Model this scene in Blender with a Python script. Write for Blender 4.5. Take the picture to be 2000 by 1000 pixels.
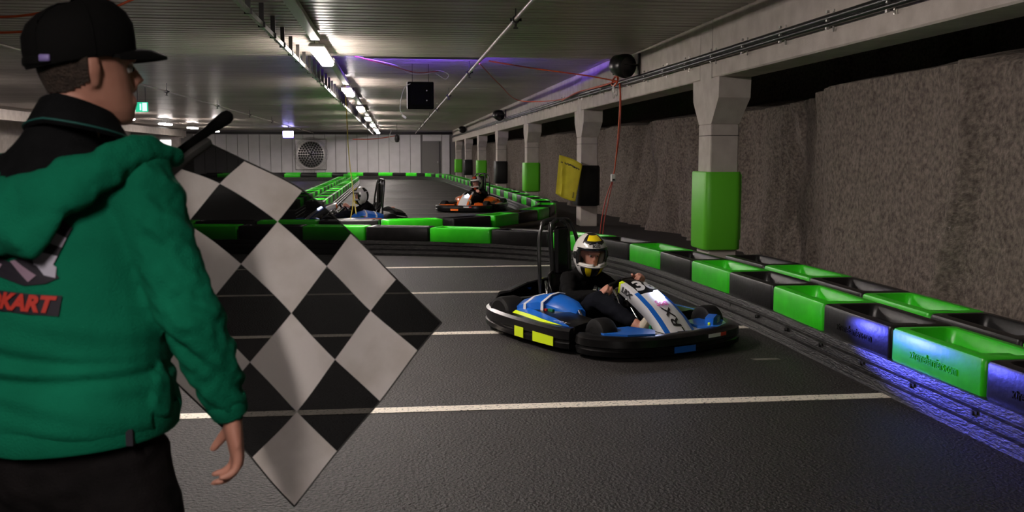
import bpy, math, random
from mathutils import Vector, Matrix, noise
from mathutils.bvhtree import BVHTree
for o in list(bpy.data.objects): bpy.data.objects.remove(o, do_unlink=True)
random.seed(7)
SC = bpy.context.scene
COL = SC.collection
R = math.radians
V = Vector

# ------------------------------------------------------------------ camera, world, exposure
cd = bpy.data.cameras.new('camera')
cam = bpy.data.objects.new('camera', cd); COL.objects.link(cam)
cam.location = (0, 0, 1.45)
cam.rotation_euler = (R(90 - 5.80), 0, R(-6.74))
cd.sensor_width = 36; cd.lens = 34.56; cd.clip_end = 300
cd.dof.use_dof = True; cd.dof.focus_distance = 7.9; cd.dof.aperture_fstop = 5.6
SC.camera = cam
w = bpy.data.worlds.new('world'); SC.world = w; w.use_nodes = True
w.node_tree.nodes['Background'].inputs[0].default_value = (0, 0, 0, 1)
w.node_tree.nodes['Background'].inputs[1].default_value = 0.0
SC.view_settings.view_transform = 'Standard'; SC.view_settings.look = 'None'
SC.view_settings.exposure = 0.0; SC.view_settings.gamma = 1.0
SC.view_settings.use_curve_mapping = False
LAMP = 112.0            # strength of the ceiling luminaires

# ------------------------------------------------------------------ helpers
class MB:
    def __init__(s): s.v = []; s.f = []; s.m = []
    def add(s, vs, fs, mi=0):
        k = len(s.v); s.v += [tuple(p) for p in vs]
        for f in fs: s.f.append(tuple(i + k for i in f)); s.m.append(mi)
    def box(s, c, d, mi=0, rot=None, ch=0.0):
        c = V(c); h = [x / 2 for x in d]
        if ch <= 0:
            P = [V((x*h[0], y*h[1], z*h[2])) for x in (-1, 1) for y in (-1, 1) for z in (-1, 1)]
            F = [(0,1,3,2),(4,6,7,5),(0,4,5,1),(2,3,7,6),(0,2,6,4),(1,5,7,3)]
        else:
            P = []; F = []
            for (z, k) in ((-h[2], ch), (-h[2]+ch, 0), (h[2]-ch, 0), (h[2], ch)):
                X, Y = h[0]-k, h[1]-k; e = ch
                P += [V(q) for q in ((-X+e,-Y,z),(X-e,-Y,z),(X,-Y+e,z),(X,Y-e,z),(X-e,Y,z),(-X+e,Y,z),(-X,Y-e,z),(-X,-Y+e,z))]
            for r in range(3):
                for i in range(8): j = (i+1) % 8; F.append((r*8+i, r*8+j, r*8+8+j, r*8+8+i))
            F.append(tuple(range(7, -1, -1))); F.append(tuple(range(24, 32)))
        if rot is not None: P = [rot @ p for p in P]
        s.add([p + c for p in P], F, mi); return s
    def prism(s, pts, z0, z1, mi=0, xf=None):
        n = len(pts); P = [V((x, y, z0)) for x, y in pts] + [V((x, y, z1)) for x, y in pts]
        if xf: P = [xf(p) for p in P]
        s.add(P, [tuple(range(n-1, -1, -1)), tuple(range(n, 2*n))] + [(i, (i+1) % n, n+(i+1) % n, n+i) for i in range(n)], mi); return s
    def rings(s, rs, mi=0, cap=True, closed=True):
        n = len(rs[0]); vs = [p for r in rs for p in r]; F = []
        for k in range(len(rs)-1):
            for i in range(n if closed else n-1):
                j = (i+1) % n; F.append((k*n+i, k*n+j, k*n+n+j, k*n+n+i))
        if cap and closed: F.append(tuple(range(n-1, -1, -1))); F.append(tuple((len(rs)-1)*n+i for i in range(n)))
        s.add(vs, F, mi); return s
    def tube(s, pts, rad, n=10, ref=(0.13, 0.21, 0.97), mi=0, rnd=False, closed=False):
        pts = [V(p) for p in pts]; m = len(pts)
        if not isinstance(rad, (list, tuple)) or (len(rad) == 2 and m != 2): rad = [rad] * m
        rad = [(r, r) if not isinstance(r, (list, tuple)) else r for r in rad]
        ref = V(ref); rs = []; fr = []
        for i in range(m):
            if closed: t = pts[(i+1) % m] - pts[i-1]
            else: t = pts[min(i+1, m-1)] - pts[max(i-1, 0)]
            t.normalize(); u = ref - t*ref.dot(t)
            if u.length < 1e-3: u = t.orthogonal()
            u.normalize(); fr.append((t, u, t.cross(u)))
        def ring(c, f, a, b): return [c + f[1]*a*math.cos(2*math.pi*k/n) + f[2]*b*math.sin(2*math.pi*k/n) for k in range(n)]
        for i in range(m): rs.append(ring(pts[i], fr[i], *rad[i]))
        if rnd:
            def ends(i, sg):
                a, b = rad[i]; q = min(a, b); t = fr[i][0]*sg
                return [ring(pts[i]+t*q*0.6, fr[i], a*0.8, b*0.8), ring(pts[i]+t*q*0.92, fr[i], a*0.4, b*0.4)]
            e0 = ends(0, -1); e1 = ends(m-1, 1); rs = [e0[1], e0[0]] + rs + e1
        if closed: rs.append(rs[0]); s.rings(rs, mi, cap=False)
        else: s.rings(rs, mi)
        return s
    def lathe(s, prof, n=20, mi=0, xf=None):
        rs = [[V((r*math.cos(2*math.pi*k/n), r*math.sin(2*math.pi*k/n), z)) for k in range(n)] for r, z in prof]
        if xf is not None: rs = [[xf @ p for p in r] for r in rs]
        s.rings(rs, mi); return s
    def mesh(s, name, mats, smooth=0):
        me = bpy.data.meshes.new(name); me.from_pydata(s.v, [], s.f)
        for m in (mats if isinstance(mats, (list, tuple)) else [mats]): me.materials.append(m)
        me.polygons.foreach_set('material_index', s.m)
        if smooth:
            me.polygons.foreach_set('use_smooth', [True]*len(me.polygons)); me.set_sharp_from_angle(angle=R(smooth))
        me.update(); return me
    def build(s, name, mats, parent=None, smooth=0, **kw): return link(name, s.mesh(name, mats, smooth), parent, **kw)

def link(name, data, parent=None, loc=None, rot=None, label=None, cat=None, group=None, kind=None, scale=None):
    o = bpy.data.objects.new(name, data); COL.objects.link(o)
    if parent: o.parent = parent
    if loc is not None: o.location = loc
    if rot is not None: o.rotation_euler = rot
    if scale is not None: o.scale = (scale,)*3
    if label: o['label'] = label
    if cat: o['category'] = cat
    if group: o['group'] = group
    if kind: o['kind'] = kind
    return o
def thing(name, label, cat, loc=(0, 0, 0), rz=0, group=None, scale=None):
    return link(name, None, None, loc, (0, 0, rz), label, cat, group, None, scale)
def copy_tree(o, parent=None, mm=None, skip=()):
    c = o.copy()
    if mm and o.data and hasattr(o.data, 'materials') and any(m in mm for m in o.data.materials):
        c.data = o.data.copy()
        for i, m in enumerate(c.data.materials):
            if m in mm: c.data.materials[i] = mm[m]
    COL.objects.link(c); c.parent = parent
    for ch in o.children:
        if ch.name.split('.')[0] not in skip: copy_tree(ch, c, mm, skip)
    return c
def text_geo(body, size, shear=0.0, sx=1.0, off=0.0):
    cu = bpy.data.curves.new('t', 'FONT'); cu.body = body; cu.size = size; cu.shear = shear; cu.offset = off
    cu.align_x = 'CENTER'; cu.align_y = 'CENTER'; cu.resolution_u = 3
    o = bpy.data.objects.new('t', cu); COL.objects.link(o); dg = bpy.context.evaluated_depsgraph_get()
    me = bpy.data.meshes.new_from_object(o.evaluated_get(dg)); bpy.data.objects.remove(o)
    vs = [V((v.co.x*sx, v.co.y, 0)) for v in me.vertices]; fs = [tuple(p.vertices) for p in me.polygons]
    return vs, fs
def text_obj(name, body, size, mat, parent, xf, shear=0.0, sx=1.0, off=0.0):
    vs, fs = text_geo(body, size, shear, sx, off); mb = MB(); mb.add([xf(v) for v in vs], fs)
    return mb.build(name, mat, parent)
def remesh(mb, vox, it=4):
    me = mb.mesh('tmp', []); o = bpy.data.objects.new('tmp', me); COL.objects.link(o)
    m = o.modifiers.new('r', 'REMESH'); m.mode = 'VOXEL'; m.voxel_size = vox
    if it: k = o.modifiers.new('s', 'SMOOTH'); k.factor = 0.5; k.iterations = it
    dg = bpy.context.evaluated_depsgraph_get(); out = bpy.data.meshes.new_from_object(o.evaluated_get(dg))
    bpy.data.objects.remove(o); out.materials.clear()
    out.polygons.foreach_set('use_smooth', [True]*len(out.polygons)); return out
def displace(me, fn):
    ns = [v.normal.copy() for v in me.vertices]
    for v, n in zip(me.vertices, ns): v.co = v.co + n*fn(v.co, n)
    me.update()
def sub_mesh(me, name, cond, mat, off=0.0):
    keep = [p for p in me.polygons if cond(p.center)]; idx = {}; vs = []; fs = []
    for p in keep:
        f = []
        for i in p.vertices:
            if i not in idx: idx[i] = len(vs); v = me.vertices[i]; vs.append(v.co + v.normal*off)
            f.append(idx[i])
        fs.append(f)
    m = bpy.data.meshes.new(name); m.from_pydata([tuple(v) for v in vs], [], fs); m.materials.append(mat)
    m.polygons.foreach_set('use_smooth', [True]*len(fs)); m.update(); return m
def smoothpath(P, step):
    P = [V(p) for p in P]; Q = [P[0]*2-P[1]] + P + [P[-1]*2-P[-2]]; out = []
    for i in range(1, len(Q)-2):
        for k in range(24):
            t = k/24; a, b, c, d = Q[i-1:i+3]
            out.append(0.5*((2*b)+(c-a)*t+(2*a-5*b+4*c-d)*t*t+(3*b-a-3*c+d)*t**3))
    out.append(P[-1].copy())
    if not step: return out
    res = [out[0].copy()]; acc = 0.0
    for a, b in zip(out, out[1:]):
        L = (b-a).length; s = step-acc
        while s <= L and L > 1e-9: res.append(a.lerp(b, s/L)); s += step
        acc = L-(s-step)
    return res

# ------------------------------------------------------------------ materials
def mat(name, col, rough=0.5, metal=0.0, col2=None, ns=6.0, lo=0.35, hi=0.65, bump=0.0, bs=60.0, emit=0.0, spec=None, alpha=1.0, stretch=None, coat=0.0, detail=5):
    m = bpy.data.materials.new(name); m.use_nodes = True; nt = m.node_tree; b = nt.nodes['Principled BSDF']
    b.inputs['Base Color'].default_value = (*col, 1); b.inputs['Roughness'].default_value = rough; b.inputs['Metallic'].default_value = metal
    if spec is not None: b.inputs['Specular IOR Level'].default_value = spec
    if coat: b.inputs['Coat Weight'].default_value = coat; b.inputs['Coat Roughness'].default_value = 0.08
    if alpha < 1: b.inputs['Alpha'].default_value = alpha
    tc = nt.nodes.new('ShaderNodeTexCoord'); src = tc.outputs['Object']
    if stretch:
        mp = nt.nodes.new('ShaderNodeMapping'); mp.inputs['Scale'].default_value = stretch
        nt.links.new(src, mp.inputs[0]); src = mp.outputs[0]
    if col2 is not None:
        n = nt.nodes.new('ShaderNodeTexNoise'); n.inputs['Scale'].default_value = ns; n.inputs['Detail'].default_value = detail
        nt.links.new(src, n.inputs['Vector'])
        r = nt.nodes.new('ShaderNodeValToRGB'); r.color_ramp.elements[0].position = lo; r.color_ramp.elements[1].position = hi
        r.color_ramp.elements[0].color = (*col, 1); r.color_ramp.elements[1].color = (*col2, 1)
        nt.links.new(n.outputs['Fac'], r.inputs[0]); nt.links.new(r.outputs[0], b.inputs['Base Color'])
    if bump:
        n = nt.nodes.new('ShaderNodeTexNoise'); n.inputs['Scale'].default_value = bs; n.inputs['Detail'].default_value = 4
        nt.links.new(src, n.inputs['Vector'])
        q = nt.nodes.new('ShaderNodeBump'); q.inputs['Strength'].default_value = bump; q.inputs['Distance'].default_value = 0.02
        nt.links.new(n.outputs['Fac'], q.inputs['Height']); nt.links.new(q.outputs[0], b.inputs['Normal'])
    if emit: b.inputs['Emission Color'].default_value = (*col, 1); b.inputs['Emission Strength'].default_value = emit
    return m
M = {}
M['asphalt'] = mat('asphalt', (0.0045, 0.004, 0.004), 0.58, col2=(0.037, 0.0305, 0.0295), ns=55, lo=0.40, hi=0.60, bump=1.0, bs=60, spec=0.45, detail=6)
M['paint'] = mat('road_paint', (0.10, 0.095, 0.085), 0.6, col2=(0.80, 0.73, 0.63), ns=60, lo=0.34, hi=0.45, bump=0.4, bs=130, detail=8)
M['paintw'] = mat('worn_paint', (0.030, 0.028, 0.026), 0.6, col2=(0.16, 0.145, 0.13), ns=14, lo=0.35, hi=0.6)
M['ceil'] = mat('ceiling_concrete', (0.40, 0.345, 0.305), 0.33, col2=(0.54, 0.475, 0.425), ns=3.0, bump=0.10, bs=40, stretch=(0.15, 1, 1), spec=0.6)
M['conc'] = mat('beam_concrete', (0.52, 0.455, 0.41), 0.75, col2=(0.64, 0.57, 0.52), ns=4, bump=0.25, bs=90)
M['conc_d'] = mat('column_concrete', (0.54, 0.475, 0.435), 0.75, col2=(0.64, 0.575, 0.53), ns=5, bump=0.25, bs=90)
M['seam'] = mat('joint_sealant', (0.10, 0.085, 0.075), 0.9)
M['rock'] = mat('sprayed_rock', (0.070, 0.054, 0.045), 0.92, col2=(0.25, 0.203, 0.173), ns=24, lo=0.28, hi=0.68, bump=1.0, bs=42, detail=9)
M['wallw'] = mat('white_panel', (0.70, 0.675, 0.69), 0.5, col2=(0.76, 0.73, 0.75), ns=2, spec=0.4)
M['grey'] = mat('grey_metal', (0.20, 0.19, 0.18), 0.5)
M['galv'] = mat('galvanised', (0.46, 0.44, 0.42), 0.35, 0.8, col2=(0.58, 0.56, 0.54), ns=12)
M['pipe'] = mat('painted_pipe', (0.46, 0.40, 0.36), 0.3, 0.45, col2=(0.36, 0.30, 0.27), ns=9)
M['dark'] = mat('dark_metal', (0.025, 0.022, 0.02), 0.45, 0.3)
M['conduit'] = mat('black_conduit', (0.010, 0.009, 0.010), 0.30, spec=0.4)
M['matte'] = mat('matte_black', (0.003, 0.003, 0.003), 0.9, spec=0.05)
M['whiteobj'] = mat('white_plastic', (0.72, 0.70, 0.68), 0.4)
M['lamp'] = mat('lamp_glow', (1.0, 0.905, 0.845), 0.5, emit=LAMP)
M['lampw'] = mat('lamp_housing', (0.75, 0.73, 0.70), 0.4)
M['green'] = mat('green_plastic', (0.040, 0.70, 0.012), 0.36, col2=(0.030, 0.60, 0.010), ns=7, bump=0.05, bs=30, spec=0.5)
M['black'] = mat('black_plastic', (0.008, 0.0075, 0.0078), 0.36, col2=(0.014, 0.013, 0.013), ns=9, bump=0.08, bs=30, spec=0.28)
M['rail'] = mat('scuffed_rail', (0.009, 0.0085, 0.0085), 0.40, col2=(0.060, 0.054, 0.052), ns=16, lo=0.46, hi=0.80, bump=0.35, bs=25, stretch=(1, 1, 4), spec=0.5, detail=9)
M['padg'] = mat('green_vinyl', (0.15, 0.68, 0.030), 0.45, bump=0.06, bs=14)
M['padb'] = mat('black_vinyl', (0.010, 0.0095, 0.010), 0.5, bump=0.06, bs=14)
M['yel'] = mat('yellow_cloth', (0.62, 0.52, 0.02), 0.75, col2=(0.72, 0.62, 0.03), ns=5)
M['ink'] = mat('black_print', (0.012, 0.011, 0.011), 0.6)
M['org'] = mat('orange_cable', (0.60, 0.085, 0.02), 0.45)
M['redc'] = mat('red_cable', (0.42, 0.045, 0.025), 0.45)
M['rope'] = mat('yellow_rope', (0.62, 0.50, 0.07), 0.7)
M['purple'] = mat('violet_glow', (0.20, 0.06, 1.0), 0.5, emit=2400)
M['scr'] = mat('screen_glow', (0.55, 0.50, 1.0), 0.5, emit=25)
M['scrb'] = mat('screen_blue_glow', (0.10, 0.07, 1.0), 0.5, emit=25)
M['exit'] = mat('exit_green_glow', (0.02, 0.55, 0.30), 0.5, emit=1.0)
M['exitw'] = mat('exit_white_glow', (0.75, 0.9, 1.0), 0.5, emit=1.0)
M['day'] = mat('lit_doorway', (1, 0.97, 0.93), 0.6, emit=2.0)

# ------------------------------------------------------------------ the hall
CY0, CP = 11.87, 8.42                 # first visible column, column spacing
CX = 3.80                             # track-side face of beams and columns
fl = MB().box((-4.9, 31, -0.05), (25.0, 74, 0.10)).build('floor', M['asphalt'], kind='structure', label='dark asphalt hall floor with worn white parking lines')
for k in range(26):
    y = 5.56 + 2.43*k
    MB().box((0.42 if y < 15 else 0.15, y, 0.0012), (6.4 if y < 15 else 5.6, 0.115, 0.003)).build('painted_line', M['paint' if y < 15 else 'paintw'], fl)
MB().box((2.62, 6.68, 0.0012), (0.20, 0.06, 0.003)).build('painted_line', M['paintw'], fl)
ce = MB().box((-6.2, 31, 3.26), (22.4, 74, 0.12)).build('ceiling', M['ceil'], kind='structure', label='ribbed precast concrete ceiling')
def panel(y0, y1, z):
    mb = MB(); P = []; p = 0.234; n = 18
    for i in range(n):
        a = y0 + 0.02 + i*(y1-y0-0.04)/n; q = (y1-y0-0.04)/n
        P += [(a, z), (a+q*0.70, z), (a+q*0.80, z+0.016), (a+q*0.92, z+0.016)]
    P.append((y1-0.02, z))
    rs = [[V((x, y, zz)) for y, zz in P] + [V((x, y1-0.02, 3.21)), V((x, y0+0.02, 3.21))] for x in (3.79, -16.9)]
    mb.rings(rs); return mb
for k in range(-4, 12):
    y0 = 16.5 + 4.21*k
    panel(y0, y0+4.21, 3.075 if k < 0 else 3.145).build('ceiling_panel', M['ceil'], ce)

# right-hand row of columns, capitals, beams, padding
pads = ['green', 'black']
place = ['beside the near barrier rows', 'behind the hanging yellow flag', 'third along the barrier', 'fourth along the barrier', 'fifth along the barrier', 'sixth along the barrier', 'last before the white end wall']
for k in range(-1, 7):
    y = CY0 + CP*k
    lab = 'grey concrete column with flared head, ' + (place[k] if k >= 0 else 'standing before the near barrier')
    c = thing('concrete_column', lab, 'column', (CX, y, 0), group='columns along the rock wall')
    MB().box((0.175, 0, 0.92), (0.35, 0.49, 1.84), ch=0.012).build('shaft', M['conc_d'], c)
    mb = MB(); rs = []
    for z, h in ((1.84, 0.245), (2.14, 0.50), (2.385, 0.515)):
        D = 0.35 if z < 2 else 0.39; rs.append([V((0, -h, z)), V((D, -h, z)), V((D, h, z)), V((0, h, z))])
    mb.rings(rs); mb.build('capital', M['conc_d'], c)
    MB().box((0.225, 0, 2.77), (0.45, 0.44, 0.77)).build('head_stub', M['conc_d'], c)
    MB().box((0.175, -0.001, 1.70), (0.354, 0.494, 0.008)).build('joint', M['seam'], c)
    b = thing('concrete_beam', 'pale concrete edge beam ' + ('between columns ' if k < 6 else '') + 'carrying the ceiling, ' + (place[k] if k >= 0 else 'nearest span'), 'beam', (CX, y, 0), group='edge beams above the columns')
    L = CP - 0.46
    MB().box((0.21, CP/2, 2.77), (0.42, L, 0.77), ch=0.015).build('beam_body', M['conc'], b)
    if k == 6: continue
    for s in (0.235, CP-0.235):
        MB().box((0.215, s, 2.77), (0.40, 0.012, 0.75)).build('sealant_joint', M['seam'], b)
for k in range(0, 7):
    y = CY0 + CP*k; g = k % 2 == 0; col = 'padg' if g else 'padb'
    mb = MB(); pts = []
    x0, x1, h = -0.075, 0.385, 0.315; r = 0.085; Z0 = 0.31 if k == 0 else 0.43
    for cx, cy, a0 in ((x0+r, -h+r, 180), (x1-r, -h+r, 270), (x1-r, h-r, 0), (x0+r, h-r, 90)):
        for i in range(6): a = R(a0 + i*18); pts.append((cx+r*math.cos(a), cy+r*math.sin(a)))
    rs = []
    for z, e in ((Z0, 0.03), (Z0+0.015, 0), (0.8, -0.008), (1.245, 0), (1.26, 0.03)):
        rs.append([V((0.155+(x-0.155)*(1-e), yy*(1-e), z)) for x, yy in pts])
    mb.rings(rs)
    p = thing('column_pad', ('bright green' if g else 'black') + ' padded vinyl wrap around the concrete column ' + place[k], 'column pad', (CX, y, 0), group='crash pads on the columns')
    mb.build('padding', M[col], p, smooth=35)
    MB().box((0.39, 0, 0.83), (0.012, 0.50, 0.80)).build('seam_flap', M[col], p)

# rock wall on the right
def rockx(y, z):
    t = min(1, max(0, (y-9.0)/3.0)); base = 4.10 + 0.03*(y-6) * (1 if y < 9 else 0) + (0.09 if y >= 9 else 0) + 0.95*t*t*(3-2*t)
    a = 0.05 + 0.36*t
    n = noise.fractal(V((y*0.55, z*0.35, 3.1)), 1.0, 2.0, 5) * a
    n += noise.noise(V((y*2.4, z*0.5, 9.0))) * (0.02 + 0.17*t) + noise.noise(V((y*6, z*6, 1.0)))*0.022
    yr = 6.62 + 0.32*max(0, (1.7-z))**1.4*0.8                     # diagonal rib in the sprayed concrete
    n -= 0.13*math.exp(-((y-yr)/0.13)**2)
    top = 2.14 + 0.05*noise.noise(V((y*0.9, 0, 5)))
    if z > top: n += min(2.2, (z-top)*6.5)
    return base + n
mb = MB(); ys = [0.5+0.045*i for i in range(280)] + [13.1+0.095*i for i in range(100)] + [22.6+0.4*i for i in range(110)]; zs = [0.0+0.0625*i for i in range(53)]
mb.rings([[V((rockx(y, z), y, z)) for z in zs] for y in ys], closed=False, cap=False)
mb.f = [tuple(reversed(f)) for f in mb.f]
wr_ = mb.build('wall_right', M['rock'], smooth=60, kind='structure', label='rough sprayed rock wall behind the columns')
MB().box((7.4, 31, 1.55), (0.2, 74, 3.2)).build('wall_recess', M['rock'], kind='structure')
MB().box((5.75, 31, 3.16), (3.2, 74, 0.1)).build('ceiling_recess', M['conc'], kind='structure')

# end wall of white panels, door, fan
wf = MB().box((-6.2, 66.3, 1.55), (22.4, 0.2, 3.2)).build('wall_far', M['grey'], kind='structure', label='white panelled end wall')
x = -13.0
while x < 3.6:
    wdt = min(0.70, 3.62-x)
    if not (1.80 < x+wdt/2 < 2.95): MB().box((x+wdt/2, 66.16, 1.43), (wdt-0.03, 0.10, 2.86)).build('wall_panel', M['wallw'], wf)
    x += 0.70
MB().box((2.45, 66.16, 2.66), (1.24, 0.10, 0.42)).build('wall_panel', M['wallw'], wf)
dr = MB().box((2.40, 66.13, 1.22), (1.04, 0.08, 2.44)).build('door_1', M['grey'], kind='structure', label='grey metal door in the white end wall')
MB().box((2.82, 66.07, 1.05), (0.05, 0.06, 0.14)).build('door_handle', M['galv'], dr)
tr = MB().box((-4.6, 66.0, 2.965), (17.6, 0.14, 0.15)).build('trim_1', M['dark'], kind='structure')
fan = thing('wall_fan', 'round black ventilation fan behind a wire guard on the white end wall', 'fan', (-5.5, 66.08, 1.56))
MB().box((0, 0, 0), (2.02, 0.08, 2.02), ch=0.03).build('fan_frame', M['galv'], fan)
hole = MB(); Y90 = Matrix.Rotation(R(90), 4, 'X')
hole.lathe([(0.001, 0.06), (0.86, 0.06), (0.88, 0.05), (0.88, 0.04), (0.001, 0.04)], 28, xf=Y90); hole.build('fan_shroud', M['galv'], fan, smooth=30)
for ring, n in ((0.16, 5), (0.31, 11), (0.46, 17), (0.61, 23), (0.76, 29)):
    mb = MB()
    for i in range(n):
        a = 2*math.pi*i/n; mb.lathe([(0.001, 0.095), (0.075, 0.095), (0.075, 0.05), (0.001, 0.05)], 8, xf=Matrix.Translation((ring*math.cos(a), 0, ring*math.sin(a))) @ Y90)
    mb.build('vent_ring', M['ink'], fan)
mb = MB(); mb.lathe([(0.001, 0.11), (0.09, 0.11), (0.09, 0.05), (0.001, 0.05)], 10, xf=Y90); mb.build('fan_hub', M['ink'], fan)
mb = MB()
for r in (0.97, 1.04, 1.11): mb.tube([(r*math.cos(2*math.pi*i/28), -0.20, r*math.sin(2*math.pi*i/28)) for i in range(28)], 0.008, 5, closed=True, ref=(0, 1, 0))
for i in range(24):
    a = 2*math.pi*i/24; mb.tube([(0.9*math.cos(a), -0.20, 0.9*math.sin(a)), (1.12*math.cos(a), -0.20, 1.12*math.sin(a)), (1.12*math.cos(a), 0.0, 1.12*math.sin(a))], 0.006, 4)
mb.build('wire_guard', M['grey'], fan)

# left side of the hall
wl = MB().box((-17.0, 31, 1.55), (0.2, 74, 3.2)).build('wall_left', M['conc'], kind='structure', label='pale wall on the far side of the hall')
MB().box((-14.6, 66.15, 1.25), (0.95, 0.10, 2.5)).build('window_1', M['day'], kind='structure', label='brightly lit opening in the end wall')
for i, (x, y) in enumerate(((-13.7, 64.4), (-13.4, 47.0), (-13.4, 30.2))):
    c = thing('concrete_pillar', 'pale square pillar ' + ['beside the bright opening at the end wall', 'on the far side of the hall', 'on the far side behind the man'][i], 'pillar', (x, y, 0), group='pillars on the far side')
    MB().box((0, 0, 1.30), (0.5, 0.5, 2.6), ch=0.02).build('shaft', M['conc_d'], c); MB().box((0, 0, 2.83), (0.9, 0.6, 0.5), ch=0.03).build('capital', M['conc_d'], c)
b = thing('concrete_beam', 'pale concrete beam along the far side of the hall', 'beam', (-13.4, 0, 0))
MB().box((0, 30, 2.86), (0.42, 70, 0.36)).build('beam_body', M['conc'], b)

# ------------------------------------------------------------------ ceiling services
def luminaire(x, y, lab, L=2.3, wd=0.19, grp='ceiling luminaires over the track', off=''):
    t = thing('ceiling_lamp'+off, lab, 'ceiling lamp', (x, y, 2.90), group=grp)
    MB().box((0, 0, 0.050), (wd*1.12, L+0.02, 0.05), ch=0.012).build('lamp_housing', M['lampw'], t)
    MB().box((0, 0, -0.002), (wd, L-0.04, 0.060), ch=0.022).build('diffuser'+off, M['lamp'], t)
    for s in (-1, 1):
        hz = 0.18 if y < 16 else 0.25; mb = MB(); mb.tube([(0.03, s*(L/2-0.12), 0.05), (0.03, s*(L/2-0.12), hz)], 0.004, 5); mb.tube([(-0.03, s*(L/2-0.12), 0.05), (-0.03, s*(L/2-0.12), hz)], 0.004, 5); mb.build('hanger', M['dark'], t)
    return t
for i in range(9):
    luminaire(-1.05, -1.35 + 8.15*i - (2.0 if i == 8 else 0), 'bright tubular lamp hanging in line over the track between white trunking lengths', off='_offscreen' if i < 2 else '')
for i in range(8):
    y = -1.35 + 8.15*i
    t = thing('cable_trunking', 'white metal trunking on the ceiling between two hanging lamps', 'cable trunking', (-1.02, y+1.45, 3.0), group='trunking lengths in the lamp row')
    LT = 5.1 if i < 7 else 3.1
    MB().box((0, LT/2, 0), (0.125, LT, 0.07), ch=0.008).build('channel', M['lampw'], t)
    for s in (0.5, LT-0.6): zc = (3.075 if y+1.45+s < 16.5 else 3.145)-0.002; MB().box((0, s, (0.035+zc-3.0)/2), (0.03, 0.03, zc-3.0-0.035)).build('bracket', M['dark'], t)
for i, y in enumerate((16.0, 22.2, 35.2, 40.2, 46.8, 52.9, 59.2)):
    luminaire(-10.4, y, 'bright lamp in the row over the far aisle behind the man', 1.5, 0.30, 'luminaires over the far aisle', '_offscreen' if i < 2 else '')
luminaire(-8.1, 46.8, 'single short lamp off the far aisle row', 0.7, 0.30)

tray = thing('cable_tray', 'long narrow cable tray hung from dark brackets beside the lamp row', 'cable tray', (-1.40, 0, 2.85))
MB().box((0, 32, 0.0), (0.035, 68, 0.05)).build('tray_rail', M['galv'], tray)
mbt = MB(); mbt.tube([(-0.02, -2, 0.03), (-0.02, 66, 0.03)], 0.014, 6); mbt.build('cable', M['dark'], tray)
hg = MB().box((0, 0, 0.148), (0.05, 0.03, 0.295)).box((0, 0, 0.0), (0.075, 0.03, 0.06)).mesh('bracket', M['dark'])
for i in range(66): link('bracket', hg, tray, (0, 0.05+0.99*i, 0.0))

def sprinkler_pipe(x, y0, y1, z, r, lab, first, step):
    t = thing('sprinkler_pipe', lab, 'pipe', (x, 0, z))
    mb = MB(); mb.tube([(0, y0, 0), (0, y1, 0)], r, 10); mb.build('pipe_run', M['pipe'], t, smooth=50)
    j = MB(); j.tube([(0, -0.06, 0), (0, 0.06, 0)], r*1.7, 8); j.tube([(0, 0, r), (0, 0, 3.2-z)], 0.008, 5)
    j.tube([(0, 0, -r), (0, 0, -r-0.05)], 0.014, 6); j.box((0, 0, -r-0.065), (0.05, 0.05, 0.012)); j.box((0, 0, 0), (0.13, 0.03, 0.03))
    jm = j.mesh('sprinkler_head', M['dark'])
    y = first
    while y < y1: link('sprinkler_head', jm, t, (0, y, 0)); y += step
sprinkler_pipe(1.34, -2, 65.6, 2.95, 0.026, 'thin metal sprinkler pipe with couplings right of the lamp row', 4.1, 6.9)
sprinkler_pipe(-5.28, 2, 65.6, 2.95, 0.022, 'thin dark sprinkler pipe with heads over the far half of the hall', 4.2, 6.6)

# conduit along the beam
cn = thing('conduit', 'black conduit pair clipped along the concrete beams', 'conduit', (3.75, 0, 0))
path = [(0, -1, 2.62), (0, 8, 2.64), (0, 14, 2.66), (0, 20, 2.70), (0, 32, 2.72), (0, 65.8, 2.74)]
mb = MB(); mb.tube(path, 0.034, 12); mb.build('conduit_pipe', M['conduit'], cn, smooth=50)
mb = MB(); mb.tube([(x-0.006, y, z-0.050) for x, y, z in path], 0.026, 10); mb.build('conduit_pipe', M['conduit'], cn, smooth=50)
cl = MB().box((-0.006, 0, -0.028), (0.084, 0.025, 0.018)); cl.tube([(0.02, 0, 0.07), (0.02, 0, -0.12)], 0.009, 6); cl.box((-0.038, 0, 0.045), (0.022, 0.03, 0.022)); cl.box((-0.038, 0, -0.095), (0.022, 0.03, 0.022))
cm = cl.mesh('clip', M['galv'])
for i in range(40):
    y = 5.1 + 1.052*i; k = 0
    while k < len(path)-2 and y > path[k+1][1]: k += 1
    a, c = path[k], path[k+1]; link('clip', cm, cn, (0, y, a[2]+(c[2]-a[2])*(y-a[1])/(c[1]-a[1])))

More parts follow.
